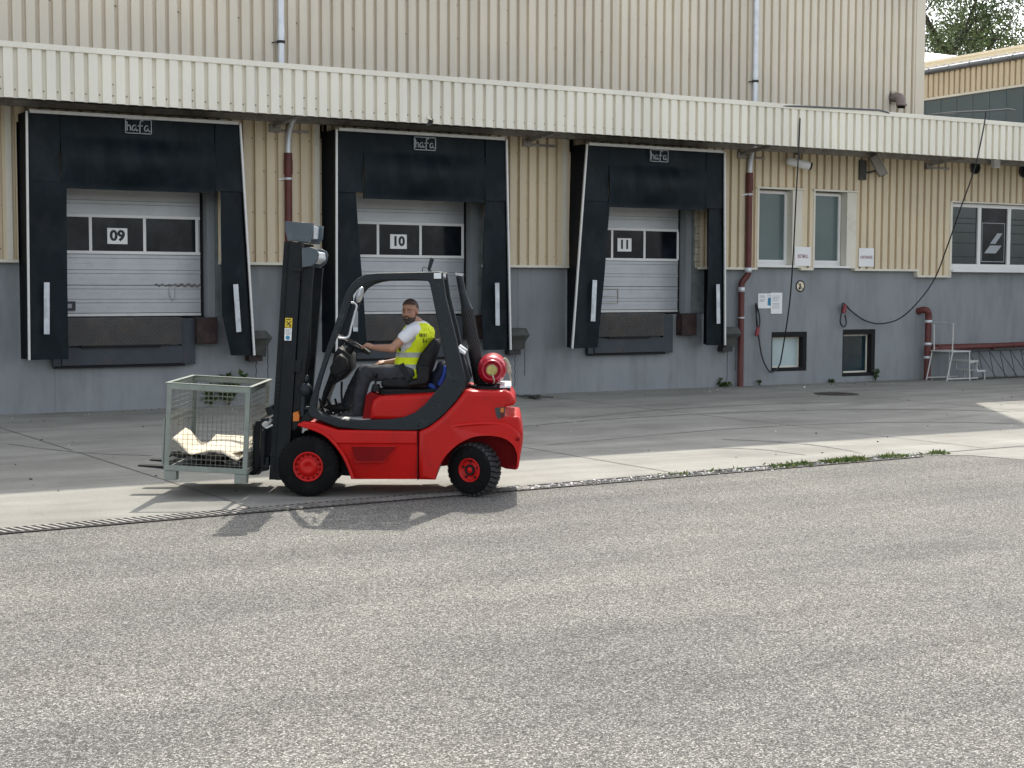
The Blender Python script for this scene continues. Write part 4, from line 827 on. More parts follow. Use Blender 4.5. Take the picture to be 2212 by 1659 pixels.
for ya, yb in ((-.004, .22), (W_ - .22, W_ + .004)):
    m = fm(); slab(m, [(1944,1146),(1998,1143),(1994,1190),(1960,1206),(1948,1180)], ya, yb, 0, ym=0); slab(m, [(1973,1148),(1990,1147),(1990,1170),(1973,1170)], ya - .004, ya + .05, 1, ym=0); slab(m, [(1973,1172),(1990,1172),(1988,1196),(1975,1198)], ya - .004, ya + .05, 2, ym=0)
    m.build('tail_lamp', [m_slens, m_amber, m_rlens], FL)
# hood under the seat
m = fm(); rslab(m, [(1292,1206),(1300,1140),(1312,1106),(1340,1088),(1500,1081),(1660,1072),(1740,1050),(1700,1120),(1600,1195),(1500,1215)], .12, 1.03, .04); m.build('seat_hood', m_red, FL)
m = fm(); slab(m, [(1258,1204),(1276,1078),(1300,1066),(1345,1084),(1318,1100),(1296,1200)], .16, .99); m.build('hood_front', m_redd, FL, bevel=.01)
m = fm(); slab(m, [(1012,1196),(1060,1204),(1296,1206),(1296,1216),(1060,1216),(1012,1208)], .10, 1.05); m.build('floor_plate', m_alu, FL)
# overhead guard: side frames, roof bars
OI = [((1250,1262),(1250,1212)),((1130,1250),(1140,1206)),((1040,1216),(1062,1188)),((988,1194),(1030,1165)),((974,1168),(1018,1143)),((985,1110),(1028,1068)),((1009,1035),(1050,985)),((1045,920),(1088,870)),((1078,815),(1127,768)),((1117,705),(1160,690)),((1145,620),(1183,623)),((1168,553),(1207,560)),((1192,512),(1230,530)),((1230,476),(1266,507)),((1275,453),(1312,493)),((1340,447),(1356,487)),((1500,444),(1513,486)),((1654,441),(1596,489)),((1672,443),(1606,504)),((1690,570),(1620,570)),((1707,640),(1634,640)),((1738,764),(1659,764)),((1762,870),(1682,880)),((1784,960),(1693,950)),((1794,1005),(1688,990)),((1788,1045),(1670,1024)),((1750,1105),(1632,1068)),((1690,1172),(1580,1130)),((1630,1225),(1530,1172)),((1580,1255),(1470,1197)),((1530,1264),(1400,1207))]
m = fm(); o_ = [G(*a, .02) for a, b in OI]; i_ = [G(*b, .02) for a, b in OI]; n = len(OI); b_ = .014
for ya, yb in ((.02, .115), (1.035, 1.13)):
    def lay(d, y):
        r = []
        for o, i in zip(o_, i_): u = (i - o).normalized() * d; r += [V((o.x + u.x, y, o.z + u.z)), V((i.x - u.x, y, i.z - u.z))]
        return r
    Ls = [lay(b_, ya), lay(b_ * .3, ya + b_ * .3), lay(0, ya + b_), lay(0, yb - b_), lay(b_ * .3, yb - b_ * .3), lay(b_, yb)]
    vs = [p for L_ in Ls for p in L_]; fs = []
    for k in range(n):
        k2 = (k + 1) % n; q = 2 * n
        fs.append((2*k, 2*k2, 2*k2+1, 2*k+1)); fs.append((5*q+2*k, 5*q+2*k+1, 5*q+2*k2+1, 5*q+2*k2))
        for l in range(5): fs.append((l*q+2*k, (l+1)*q+2*k, (l+1)*q+2*k2, l*q+2*k2)); fs.append((l*q+2*k+1, l*q+2*k2+1, (l+1)*q+2*k2+1, (l+1)*q+2*k+1))
    m.add(vs, fs, 0, False)
a, b = G(1290,462,.02), G(1640,452,.02)
zr = (a.z + b.z) / 2 - .012; x0_, x1_ = a.x - .02, b.x + .02
for y0_, y1_ in ((.11, .36), (.385, .56), (.58, .76), (.785, 1.04)): m.box(x0_, x1_, y0_, y1_, zr - .006, zr + .002)
for t in range(4):
    q = a.lerp(b, t / 3); m.box(q.x - .05, q.x + .05, .11, 1.04, zr - .03, zr - .007)
q = G(1655,450,.02); m.box(q.x - .05, q.x + .02, .0, 1.15, q.z - .05, q.z + .004, 1)
for cx, cy in ((1732,1010),(1635,1135),(1546,1240)): m.lathe([(-.004, .001), (-.004, .009), (.01, .009)], G(cx, cy, .02), (0,1,0), 10, 2)
m.build('overhead_guard', [m_guard, m_galv, m_void], FL)
m = fm(); slab(m, [(1752,835),(1772,850),(1818,1000),(1795,1045),(1785,1040),(1790,1000)], .2, .95); slab(m, [(1752,832),(1790,862),(1788,872),(1758,856)], .18, .97, 1, ym=.2); m.build('rear_guard_plate', [m_guard, m_galv], FL)
# dash cowl, steering column and wheel, levers, pedals, grab handle
m = fm(); rslab(m, [(1032,1150),(1052,1062),(1090,960),(1108,868),(1132,832),(1160,848),(1196,880),(1192,955),(1150,1005),(1090,1036),(1066,1090),(1048,1150)], .42, 1.0, .03, ym=.42); rslab(m, [(1086,940),(1112,890),(1140,868),(1172,900),(1180,950),(1130,985),(1092,985)], .24, .44, .03, ym=.24); m.build('dash_cowl', m_black, FL)
m = fm(); m.tube([G(1150,900,.57), G(1212,822,.57)], [.06, .03], 12); wc = G(1213,818,.57); ax = (G(1213,818,.57) - G(1178,880,.57)).normalized(); u = V((0,1,0)); w = ax.cross(u).normalized()
ring = [wc + (u * math.cos(R(t)) + w * math.sin(R(t))) * .175 for t in range(0, 360, 12)]; m.tube(ring, .015, 8, closed=True)
for t in (90, 210, 330): m.tube([wc, wc + (u * math.cos(R(t)) + w * math.sin(R(t))) * .17], .012, 6)
m.lathe([(-.02, .05), (.015, .045), (.018, .001)], wc, ax, 14); m.build('steering_wheel', m_black, FL)
for cx, y in ((1326, .25), (1330, .34)):
    m = fm(); c = G(cx, 1062, y); m.lathe([(0, .045), (.012, .052), (.024, .04), (.036, .047), (.048, .034), (.06, .04), (.075, .02)], c, (0,0,1), 14); m.tube([c, c + V((-.01, 0, .15))], .008, 6); m.ell(c + V((-.01, 0, .16)), (.02,.02,.025)); m.build('control_lever', m_black, FL)
m = fm(); m.tube([G(1150,1010,.5), G(1148,1070,.5), G(1152,1120,.5)], .012, 6); m.build('pedal_rod', m_black, FL)
for cx, y in ((1060, .35), (1100, .6), (1140, .78)): m = fm(); c = G(cx, 1180, y); m.obox(c, (.14, .10, .02), Matrix.Rotation(R(28), 3, 'Y')); m.tube([c, c + V((-.05, 0, .16))], .012, 6); m.build('pedal', m_black, FL)
m = fm(); m.tube(smooth_path([G(1130,784,.10), G(1160,786,.13), G(1186,775,.14), G(1198,730,.14), G(1216,660,.14), G(1226,622,.14), G(1216,604,.13), G(1196,602,.1)], 5), .011, 8); m.build('grab_handle', m_galv, FL)
m = fm(); slab(m, [(1195,690),(1213,640),(1216,735),(1196,735)], .60, .62, 0, ym=.3); m.build('paper_holder', m_greypr, FL)
m = fm(); c = G(1244, 560, .8); m.ell(c, (.035, .06, .085), Matrix.Rotation(R(15), 3, 'Y')); m.build('inner_lamp', m_galv, FL)
# seat
m = fm(); rslab(m, [(1655,792),(1630,783),(1596,822),(1560,868),(1538,925),(1540,965),(1565,995),(1608,1012),(1616,960),(1640,880),(1662,815)], .34, .86, .05, ym=.5); m.build('seat_back', m_seat, FL)
m = fm(); rslab(m, [(1358,1012),(1375,990),(1450,985),(1560,992),(1605,1015),(1596,1042),(1380,1040),(1362,1030)], .34, .86, .03, ym=.5); m.build('seat_cushion', m_seat, FL)
m = fm(); rslab(m, [(1345,1050),(1360,1042),(1640,1042),(1660,1052),(1655,1078),(1350,1080)], .34, .86, .02, ym=.5); m.build('seat_base', m_black, FL)
m = fm(); rslab(m, [(1545,930),(1575,925),(1600,940),(1605,1000),(1590,1025),(1500,1035),(1490,1015),(1540,1000)], .28, .36, .02, ym=.3); m.build('seat_side', m_seat, FL)
m = fm(); p = smooth_path([G(1458,918,.34), G(1478,960,.33), G(1498,1005,.32)], 4)
for a, b in zip(p[:-1], p[1:]): m.bar(a, b + (b - a) * .1, .05, .012, up=(0,-1,0))
m.build('seat_belt', m_seat, FL)
# mast
def mast_rail(name, poly, ya, yb, mat): m = fm(); slab(m, poly, ya, yb, 0, ym=.15); return m.build(name, mat, FL, bevel=.004)
for y0 in (.13, .84):
    mast_rail('mast_rail', [(884,284),(946,290),(886,1290),(852,1520),(808,1520)], y0, y0 + .13, m_mast)
    r = mast_rail('chain_channel', [(850,284),(882,284),(806,1520),(772,1520)], y0 + .03, y0 + .10, m_mast)
    m = fm(); a, b = G(866, 300, y0), G(792, 1480, y0)
    for t in range(56): q = a.lerp(b, t / 55); m.box(q.x - .018, q.x + .012, y0 + .02, y0 + .11, q.z - .011, q.z + .011)
    m.build('lift_chain', m_mast, FL)
    mast_rail('inner_rail', [(952,415),(1002,418),(932,1255),(888,1262)], y0 + .03, y0 + .11, m_mast)
    rslb = fm(); rslab(rslb, [(860,180),(1008,190),(1004,262),(984,290),(872,281),(858,225)], y0 - .02, y0 + .02, .008, ym=.15); rslb.build('mast_cover', m_mastb, FL)
    rslb = fm(); rslab(rslb, [(946,318),(1000,315),(1026,328),(1034,352),(1026,386),(1000,412),(946,420)], y0 - .03, y0 + .015, .008, ym=.15); rslb.build('mast_cover', m_mastb, FL)
    m = fm(); m.tube([G(985,395,.4 if y0 < .5 else .72), G(955,1240,.4 if y0 < .5 else .72)], .034, 10); m.build('lift_cylinder', m_mast, FL)
for z0, z1, nm in ((195, 262, 'mast_crosshead'), (330, 385, 'mast_crosshead'), (900, 960, 'mast_crosstie'), (1380, 1450, 'mast_crosstie')):
    sh = -(z0 - 284) * .071 if z0 > 300 else 0
    m = fm(); slab(m, [(900 + sh, z0),(985 + sh, z0),(980 + sh, z1),(898 + sh, z1)], .14, .96, 0, ym=.15); m.build(nm, m_galv if z0 == 195 else m_mast, FL, bevel=.006)
m = fm(); slab(m, [(975,330),(1020,335),(1024,375),(990,400),(975,395)], .18, .82, 0, ym=.15); m.build('hose_drum', m_galv, FL, bevel=.02)
m = fm(); slab(m, [(893,416),(944,420),(941,440),(896,438)], .10, .14, 0, ym=.12); m.build('stop_block', m_mast, FL, bevel=.004)
m = fm(); slab(m, [(857,680),(894,681),(892,731),(855,730)], .1245, .1285, 0, ym=.125)
for q in ([(862,688),(885,686),(885,690),(864,692)], [(866,698),(884,716),(881,719),(863,701)], [(884,697),(864,717),(867,720),(887,700)], [(878,718),(886,718),(886,726),(878,726)]): slab(m, q, .122, .1243, 1, ym=.125)
m.build('warning_label', [m_yel, m_print], FL)
m = fm(); slab(m, [(854,733),(891,734),(888,798),(852,797)], .1245, .1285, 0, ym=.125)
for z in (740, 746, 752, 758, 764): slab(m, [(858,z),(885,z),(885,z+2.5),(858,z+2.5)], .122, .1243, 1, ym=.125)
m.lathe([(-.002, .001), (-.002, .021)], G(870,783,.124), (0,1,0), 18, 2); m.build('info_label', [m_white, m_greypr, m_blupr], FL)
# carriage and forks
for y0 in (.22, .88):
    m = fm(); slab(m, [(702,1216),(742,1214),(735,1480),(700,1490),(698,1440)], y0, y0 + .05, 0, ym=.22); slab(m, [(742,1255),(790,1250),(770,1470),(738,1478)], y0 + .01, y0 + .04, 0, ym=.22); m.build('carriage_plate', m_mast, FL, bevel=.006)
for z0, z1 in ((1200, 1240), (1400, 1450)): m = fm(); slab(m, [(736,z0),(778,z0 - 2),(774,z1),(733,z1)], .14, 1.0, 0, ym=.22); m.build('carriage_bar', m_mast, FL, bevel=.008)
m = fm(); m.tube([G(748,1235,.12), G(782,1212,.22)], .028, 12, 1); m.tube([G(744,1250,.12), G(738,1440,.14)], .03, 12); m.tube([G(738,1262,.10), G(790,1235,.16)], .012, 6, 1); m.build('side_shift_cylinder', [m_mast, m_alu], FL)
m = fm()
for k in range(5): m.tube(smooth_path([G(742 + k * 6, 1262, .2 + k * .12), G(735 + k * 4, 1350, .16 + k * .14), G(720 + k * 5, 1455, .2 + k * .13), G(690 + k * 6, 1490, .24 + k * .12)], 5), .013, 6)
m.build('hydraulic_hose', m_black, FL)
for y0 in (.30, .78):
    m = fm(); slab(m, [(95,1441),(230,1447),(690,1466),(690,1230),(704,1230),(708,1492),(690,1494),(230,1462),(97,1449)], y0, y0 + .12, 0, ym=.33); m.build('fork', m_mast, FL, bevel=.004)
m = fm(); m.tube([G(790,1180,.2), G(775,1140,.2)], .05, 10); m.build('mast_roller', m_mast, FL)
# front lamps
for y0 in (.10, 1.0):
    m = fm(); c = G(963, 1050, y0); m.lathe([(-.07, .02), (-.065, .05), (-.02, .062), (.02, .06), (.05, .04), (.06, .001)], c, V((-.3, 0, .95)), 18); m.tube([G(955,1065,y0), G(945,1190,y0)], .03, 8); m.tube([G(950,1150,y0), G(990,1150,y0)], .022, 8); m.ell(c + V((.012, 0, .10)), (.022,.022,.04)); m.build('work_lamp', m_guard, FL)
    m = fm(); slab(m, [(902,1170),(924,1164),(934,1180),(932,1212),(902,1214)], y0 - .06, y0 + .04, 0, ym=.1); m.build('indicator_lamp', m_amber, FL, bevel=.008)
m = fm(); slab(m, [(898,1216),(936,1214),(975,1160),(992,1176),(990,1210),(930,1236),(905,1262)], .06, 1.05, 0, ym=.1); m.build('front_bulkhead', m_black, FL)
# beacon, exhaust, bottle tray
m = fm(); m.tube([G(1607,443,.3), G(1607,434,.3)], .02, 8); m.cap(G(1604,425,.3), G(1617,378,.3), .017, .022, 10); m.tube(smooth_path([G(1607,436,.3), G(1585,418,.3), G(1569,424,.3), G(1568,442,.3)], 4), .004, 5); m.build('beacon', m_guard, FL)
m = fm(); p0, p1, p2, p3 = G(1872,1040,.78), G(1800,640,.78), G(1782,575,.78), G(1758,462,.78)
m.tube([p0, p1], .064, 16, 0); m.tube([p1, p1.lerp(p2, .4), p2, p3], [.064, .050, .040, .034], 16, 1); m.tube([p3, G(1760,448,.78)], [.036, .045], 14, 2)
d = (p1 - p0); L = d.length; d.normalize(); u = V((0,1,0)); w = d.cross(u).normalized()
for k in range(34):
    for j in range(14):
        a = 2 * math.pi * (j + .5 * (k % 2)) / 14; c = p0 + d * (L * (k + .5) / 34); nn = u * math.cos(a) + w * math.sin(a); q = c + nn * .0655; s1 = nn.cross(d)
        m.add([q + d * .016, q + s1 * .010, q - d * .016, q - s1 * .010], [(0,1,2,3)], 3)
m.build('exhaust_pipe', [m_dark, m_guard, m_galv, m_void], FL)
m = fm(); c = G(1883, 1048, .2); m.lathe([(-.03, .10), (-.03, .135), (.025, .135), (.025, .115), (-.01, .11), (-.01, .001)], c + V((0, .16, 0)), (0,0,1), 28); m.build('bottle_tray', m_black, FL)
m = fm(); q = G(1960, 1036, .3); m.box(q.x - .16, q.x + .12, .18, .95, q.z - .04, q.z - .005); m.box(q.x + .02, q.x + .13, .16, .97, q.z - .004, q.z + .012, 1); m.build('bottle_cradle', [m_black, m_galv], FL)
m = fm(); c = G(2020,1118,.1); m.box(c.x + .02, c.x + .1, .25, .9, c.z - .17, c.z - .15); m.build('tow_pin', m_dark, FL)
# wheels
def wheel(name_c, y_out, wdt, Rr, rim, rot, style, far=False):
    c = V(name_c); ax = Matrix.Rotation(R(rot), 3, 'Z') @ V((0, -1, 0)); 
    if far: ax = -ax
    m = fm(); prof = [(-wdt, rim * .9), (-wdt, Rr - .05), (-wdt + .02, Rr - .016), (-wdt * .5, Rr - .006), (-.02, Rr - .016), (0, Rr - .05), (.004, rim + .03), (-.004, rim)]; m.lathe(prof, c, ax, 48)
    u = V((0,0,1)); u = (u - ax * u.dot(ax)).normalized(); w = ax.cross(u); N = 30 if style else 36
    for k in range(N):
        for s in (0, 1):
            a = 2 * math.pi * (k + .5 * s) / N; d = u * math.cos(a) + w * math.sin(a); t = d.cross(ax)
            ha, hb = (-.01, -wdt * .48) if s == 0 else (-wdt * .52, -wdt + .01); z = Rr - .003
            sk = (.02 if s == 0 else -.02); tw = 2 * math.pi * Rr / N * .34
            for (h0, h1, r0, r1) in ((ha, hb, z - .02, z),):
                P = [c + ax * h0 + d * (r0 - .012) + t * (-tw), c + ax * h0 + d * (r0 - .012) + t * tw, c + ax * h1 + d * r0 + t * (tw + sk), c + ax * h1 + d * r0 + t * (-tw + sk),
                     c + ax * (h0 - (.012 if s == 0 else -.0)) + d * (r1 - .004) + t * (-tw), c + ax * (h0 - (.012 if s == 0 else 0)) + d * (r1 - .004) + t * tw, c + ax * (h1 + (.012 if s else 0)) + d * r1 + t * (tw + sk), c + ax * (h1 + (.012 if s else 0)) + d * r1 + t * (-tw + sk)]
                m.add(P, [(0,1,2,3),(7,6,5,4),(0,4,5,1),(1,5,6,2),(2,6,7,3),(3,7,4,0)], 1 if style else 0)
    wh = m.build('wheel', [m_tyre, m_lug], FL)
    m = fm()
    if style == 0: prof = [(-.03, rim + .004), (.012, rim), (.012, rim - .012), (-.015, rim - .02), (-.015, rim * .62), (.01, rim * .58), (.014, rim * .25), (.004, rim * .2), (.004, .001)]
    else: prof = [(-.03, rim + .004), (.008, rim), (.008, rim - .01), (-.03, rim - .02), (-.035, rim * .5), (-.02, rim * .46)]
    m.lathe(prof, c, ax, 40, 0)
    if style:
        m.lathe([(-.04, rim * .46), (.0, rim * .44), (.0, rim * .3), (-.012, rim * .28)], c, ax, 24, 1); m.lathe([(-.012, rim * .28), (-.002, rim * .18), (-.002, .001)], c, ax, 16, 0)
    nb, rb = (14, rim * .8) if style == 0 else (5, rim * .72)
    for k in range(nb):
        a = 2 * math.pi * k / nb; d = u * math.cos(a) + w * math.sin(a); b = c + d * rb + ax * (-.015 if style == 0 else -.03); m.lathe([(0, .012), (.014, .012), (.016, .001)], b, ax, 6, 1 if style else 2)
    m.build('rim', [m_red, m_void, m_redd], wh)
c = G(975, 1455, 0.0); RF = .303
wheel((c.x, .0, RF), 0, .21, RF, .145, 0, 0); wheel((c.x, 1.13, RF), 0, .21, RF, .145, 0, 0, True)
c = G(1820, 1468, 0.0); RB = .268
wheel((c.x - .02, .05, RB), 0, .19, RB, .118, -29, 1); wheel((c.x + .06, 1.08, RB), 0, .19, RB, .118, -24, 1, True)
# gas bottle
c = G(1928, 952, .2); rb = .142
GB = thing('gas_bottle', 'red gas bottle lying across the back of the forklift', 'gas bottle', FK @ Matrix.Translation((c.x, .55, c.z - rb)))
m = fm(); m.lathe([(0, .001), (.0, .05), (.012, .09), (.045, .128), (.09, rb), (.40, rb), (.42, rb + .004), (.44, rb), (.66, rb), (.72, .10), (.74, .001)], (c.x, .22, c.z), (0,1,0), 36); m.build('shell', m_redb, GB)
m = fm(); m.lathe([(-.04, .085), (-.045, .092), (-.04, .10), (.06, .104)], (c.x, .22, c.z), (0,1,0), 32); m.lathe([(-.04, .085), (.03, .08), (.035, .05)], (c.x, .22, c.z), (0,1,0), 32); m.build('collar', m_redb, GB)
m = fm(); m.lathe([(.0, .001), (-.012, .05), (-.008, .055), (.03, .055)], (c.x, .215, c.z - .0), (0,1,0), 24); m.build('base_cap', m_brass, GB)
m = fm(); m.tube(smooth_path([G(1930,975,.16), G(1936,990,.16), G(1940,1008,.18), G(1936,1020,.22)], 4), .008, 6); m.build('strap', m_foam, GB)
m = fm(); m.tube(smooth_path([G(1992,890,.25), G(2010,915,.26), G(2015,945,.27), G(2022,985,.28), G(2030,1010,.3)], 4), [.018] * 6 + [.024] * 5 + [.008] * 6, 8); m.build('frayed_rope', m_foam, GB)
# bag behind the seat
BG = thing('bag', 'dark blue bag wedged behind the driver seat of the forklift', 'bag', FK @ Matrix.Translation((.3, .6, 1.0)))
m = fm()
for q, r in (((1648,1000), (.09,.13,.10)), ((1668,950), (.06,.11,.10)), ((1625,1040), (.09,.14,.06))): m.ell(G(*q, .55), r)
m.remesh(.02, 3).build('pouch', pbr('navy_cloth', (.012,.016,.035), .8, bump=.6, bs=14), BG)
for pts in ([(1600,1030),(1620,1038),(1640,1062)], [(1690,930),(1680,980),(1655,1030)]):
    m = fm(); m.tube(smooth_path([G(a, b, .40) for a, b in pts], 5), .025, 8); m.build('strap', m_bag, BG)
# ------------------------------------------------------------------ wire cage on the forks
pv = G(657, 1493, -.03)
BK = FK @ Matrix.Translation((pv.x, -.03, pv.z)) @ Matrix.Rotation(R(2.9), 4, 'Y')
CG = thing('wire_cage', 'grey green wire mesh cage box raised on the forklift forks', 'cage', BK)
def bm_(): return MB(BK)
cw_, cd_, chh = .805, 1.20, .845
for x in (-cw_, 0):
    for y in (0, cd_):
        m = bm_(); sx = 1 if x < 0 else -1; sy = 1 if y == 0 else -1; t = .045
        m.box(min(x, x + sx * t), max(x, x + sx * t), min(y, y + sy * .006), max(y, y + sy * .006), .0, chh); m.box(min(x, x + sx * .006), max(x, x + sx * .006), min(y + sy * .006, y + sy * t), max(y + sy * .006, y + sy * t), .0, chh); m.build('post', m_cage, CG, bevel=.002)
        m = bm_(); m.box(min(x, x + sx * .12), max(x, x + sx * .12), min(y, y + sy * .12), max(y, y + sy * .12), -.095, -.002); m.build('foot', m_cage, CG, bevel=.006)
def rail(x0, x1, y0, y1, z0, z1): m = bm_(); m.box(x0, x1, y0, y1, z0, z1); m.build('rail', m_cage, CG, bevel=.003)
for z0, z1 in ((chh - .05, chh + .005), (.0, .055)):
    rail(-cw_ + .001, -.001, -.006, .0, z0, z1); rail(-cw_ + .001, -.001, cd_, cd_ + .006, z0, z1); rail(-.0, .006, .001, cd_ - .001, z0, z1); rail(-cw_ - .006, -cw_, .001, cd_ - .001, z0, z1)
for y in (-.012, cd_ - .028): rail(-cw_ - .02, .02, y, y + .04, chh + .006, chh + .012)
for x in (-cw_ - .02, -.02): rail(x, x + .04, .03, cd_ - .03, chh + .006, chh + .012)
rail(-cw_ - .008, -cw_ + .012, .03, cd_ - .03, .50, .53); rail(-cw_ - .008, -cw_ + .012, .03, cd_ - .03, .42, .445)
rail(-cw_ - .03, -cw_ - .012, .02, .05, .05, .5)
m = bm_(); m.box(-cw_ + .01, -.01, .01, cd_ - .01, -.002, .02); m.build('floor', m_cage, CG)
rr = random.Random(4)
def panel(axis, pos, L):
    m = bm_(); n = int(L / .05); bow = rr.uniform(.004, .014); r = .0025
    f = (lambda a, z, o: (-cw_ + .03 + a, pos + o, z)) if axis == 'x' else (lambda a, z, o: (pos + o, .03 + a, z))
    bb = lambda a, z: bow * math.sin(math.pi * a / L) * math.sin(math.pi * z / chh)
    for k in range(n + 1):
        a = (L - .06) * k / n; m.tube([f(a + rr.uniform(-.002, .002), z, bb(a, z)) for z in (.05, .25, .45, .65, chh - .04)], r, 4)
    nz = 16
    for k in range(nz):
        z = .075 + (chh - .13) * k / (nz - 1); m.tube([f(a, z + rr.uniform(-.003, .003), bb(a, z) + .006) for a in [(L - .06) * q / 6 for q in range(7)]], r, 4)
    m.build('mesh_panel', m_wire, CG)
panel('x', .004, cw_); panel('x', cd_ - .012, cw_); panel('y', -.012, cd_); panel('y', -cw_ + .002, cd_)
# cardboard and film lying in the cage
def sheet_cb(lab, fz, x0, x1, y0, y1, mat, th=.006, nx=26, ny=8, name='cardboard_sheet', cat='cardboard', grp='cardboard sheets in the cage'):
    m = bm_(); vs = []
    for j in range(ny + 1):
        for i in range(nx + 1):
            x = x0 + (x1 - x0) * i / nx; y = y0 + (y1 - y0) * j / ny; vs.append(V((x, y, fz(i / nx, j / ny))))
    N = nx + 1; M = len(vs); fs = [(j*N+i, j*N+i+1, (j+1)*N+i+1, (j+1)*N+i) for j in range(ny) for i in range(nx)]
    ring = list(range(N)) + [j*N+nx for j in range(1, ny+1)] + [ny*N+k for k in range(nx-1, -1, -1)] + [j*N for j in range(ny-1, 0, -1)]
    m.add(vs + [v - V((0,0,th)) for v in vs], fs + [tuple(q + M for q in reversed(f)) for f in fs] + [(ring[q], ring[(q+1) % len(ring)], M + ring[(q+1) % len(ring)], M + ring[q]) for q in range(len(ring))], 0, True)
    return tag(m.build(name, mat), lab, cat, grp)
def itp(u, pts, lin=False):
    for (a, p), (b, q) in zip(pts[:-1], pts[1:]):
        if u <= b: t = (u - a) / (b - a); t = t if lin else t * t * (3 - 2 * t); return p + (q - p) * t
    return pts[-1][1]
sheet_cb('bent cream cardboard sheet curling up at the left of the cage', lambda u, v: itp(u, [(0, .30), (.12, .285), (.45, .165), (.55, .155), (1, .20)], True) + .05 * v, -.765, -.40, .10, .70, m_card)
sheet_cb('cream cardboard sheet drooping toward the right end of the cage', lambda u, v: itp(u, [(0, .17), (.25, .20), (.5, .20), (.75, .14), (.88, .12), (1, .155)], True) * (1 - v) + .27 * v, -.50, -.07, .12, .95, m_card)
sheet_cb('flat cream cardboard sheet against the fork side of the cage', lambda u, v: .165 + .05 * u + .04 * v, -.22, -.03, .25, 1.1, m_card)
sheet_cb('crumpled black plastic film under the cardboard in the cage', lambda u, v: .07 + .09 * abs(mnoise.noise(V((u * 5, v * 4, 2.0)))) + .06 * (1 - u) * (1 - v), -.77, -.05, .04, 1.0, m_film, name='plastic_film', cat='plastic film', grp=None)
# ------------------------------------------------------------------ driver
PR = thing('person', 'man in a yellow high visibility vest driving the red forklift', 'person', FK @ Matrix.Translation((G(1480,1000,.55).x, .55, G(1480,985,.55).z)))
# torso rings: (y px, x px, half width, half depth, turn)
RG = [(992,1500,.165,.125,4),(950,1500,.165,.13,8),(905,1506,.155,.12,14),(865,1514,.158,.12,20),(825,1526,.17,.125,26),(785,1538,.185,.125,30),(755,1545,.188,.115,33),(730,1546,.165,.09,34),(712,1544,.105,.07,34),(698,1541,.072,.064,30)]
def ringat(t):
    k = min(int(t), len(RG) - 2); f = t - k; a, b = RG[k], RG[k+1]; q = [a[i] + (b[i] - a[i]) * f for i in range(5)]; c = G(q[1], q[0], .56); an = R(q[4])
    return c, V((-math.sin(an), -math.cos(an), 0)) * q[2], V((math.cos(an), -math.sin(an), 0)) * q[3]     # centre, towards near shoulder, towards the back
def loft(t0, t1, n, na, sc, keep=None, matf=None, add=0.0):
    m = fm(); vs = []; 
    for i in range(n + 1):
        t = t0 + (t1 - t0) * i / n; c, w, d = ringat(t)
        for k in range(na):
            a = 2 * math.pi * k / na; ca, sa = math.cos(a), math.sin(a); e = .85
            ww, dd = w.normalized() * (w.length * sc + add), d.normalized() * (d.length * sc + add)
            p = c + ww * (abs(ca) ** e) * (1 if ca > 0 else -1) + dd * (abs(sa) ** e) * (1 if sa > 0 else -1)
            p += (p - c).normalized() * .006 * mnoise.noise(p * 9); vs.append(p)
    for i in range(n):
        for k in range(na):
            a = 2 * math.pi * (k + .5) / na; a = a if a < math.pi else a - 2 * math.pi; t = t0 + (t1 - t0) * (i + .5) / n
            if keep and not keep(t, a): continue
            m.add([vs[i*na+k], vs[i*na+(k+1) % na], vs[(i+1)*na+(k+1) % na], vs[(i+1)*na+k]], [(0,1,2,3)], matf(t, a) if matf else 0, True)
    return m
SL, EL, WL = G(1512,748,.37), G(1412,838,.30), G(1314,834,.42)
SR, ER, WR = G(1560,748,.74), G(1480,900,.86), G(1376,914,.80)
HC = G(1504,648,.50); hf = V((-.36,-.93,-.03)).normalized(); hu = V((-.06,-.06,1)); hu = (hu - hf * hu.dot(hf)).normalized(); hl = hu.cross(hf)    # face direction, up, its left
HM = Matrix((hf, hl, hu)).transposed()
def hp(a, b, c): return HC + hf * a + hl * b + hu * c
m = fm(); P_ = [ringat(t)[0] for t in (0, 2, 4, 6)]; m.chain(P_ + [G(1540,712,.56)], [.11, .10, .11, .10, .055], 16); m.chain([G(1541,705,.55), hp(-.02, 0, -.07)], [.058, .054], 14)
m.chain([ringat(6.2)[0], SL, EL, WL], [.09, .052, .043, .029], 14); m.chain([ringat(6.2)[0], SR, ER, WR], [.09, .052, .042, .028], 14)
LN = [G(1492,968,.44), G(1272,968,.42), G(1226,1150,.42)]; LF = [G(1492,968,.68), G(1262,962,.73), G(1172,1112,.75)]
for L_ in (LN, LF): m.chain([ringat(0)[0]] + L_ + [L_[2] + V((-.06, 0, -.078))], [.11, .075, .055, .038, .024], 12)
m.ell(hp(-.012, 0, .035), (.096,.077,.088), HM); m.ell(hp(.018, 0, -.03), (.072,.063,.085), HM); m.ell(hp(.042, 0, -.085), (.038,.034,.028), HM)
m.ell(hp(.078, 0, .018), (.016,.05,.014), HM)                                                     # brow
m.chain([hp(.084, 0, .012), hp(.106, 0, -.022), hp(.092, 0, -.032)], [.009, .014, .011], 8); m.ell(hp(.094, .013, -.03), (.01,.008,.007), HM); m.ell(hp(.094, -.013, -.03), (.01,.008,.007), HM)
for s in (-1, 1):
    m.ell(hp(.06, s * .04, -.022), (.024,.02,.02), HM); m.ell(hp(-.008, s * .076, -.005), (.017,.01,.030), HM)
m.ell(hp(.083, 0, -.058), (.012,.024,.009), HM)
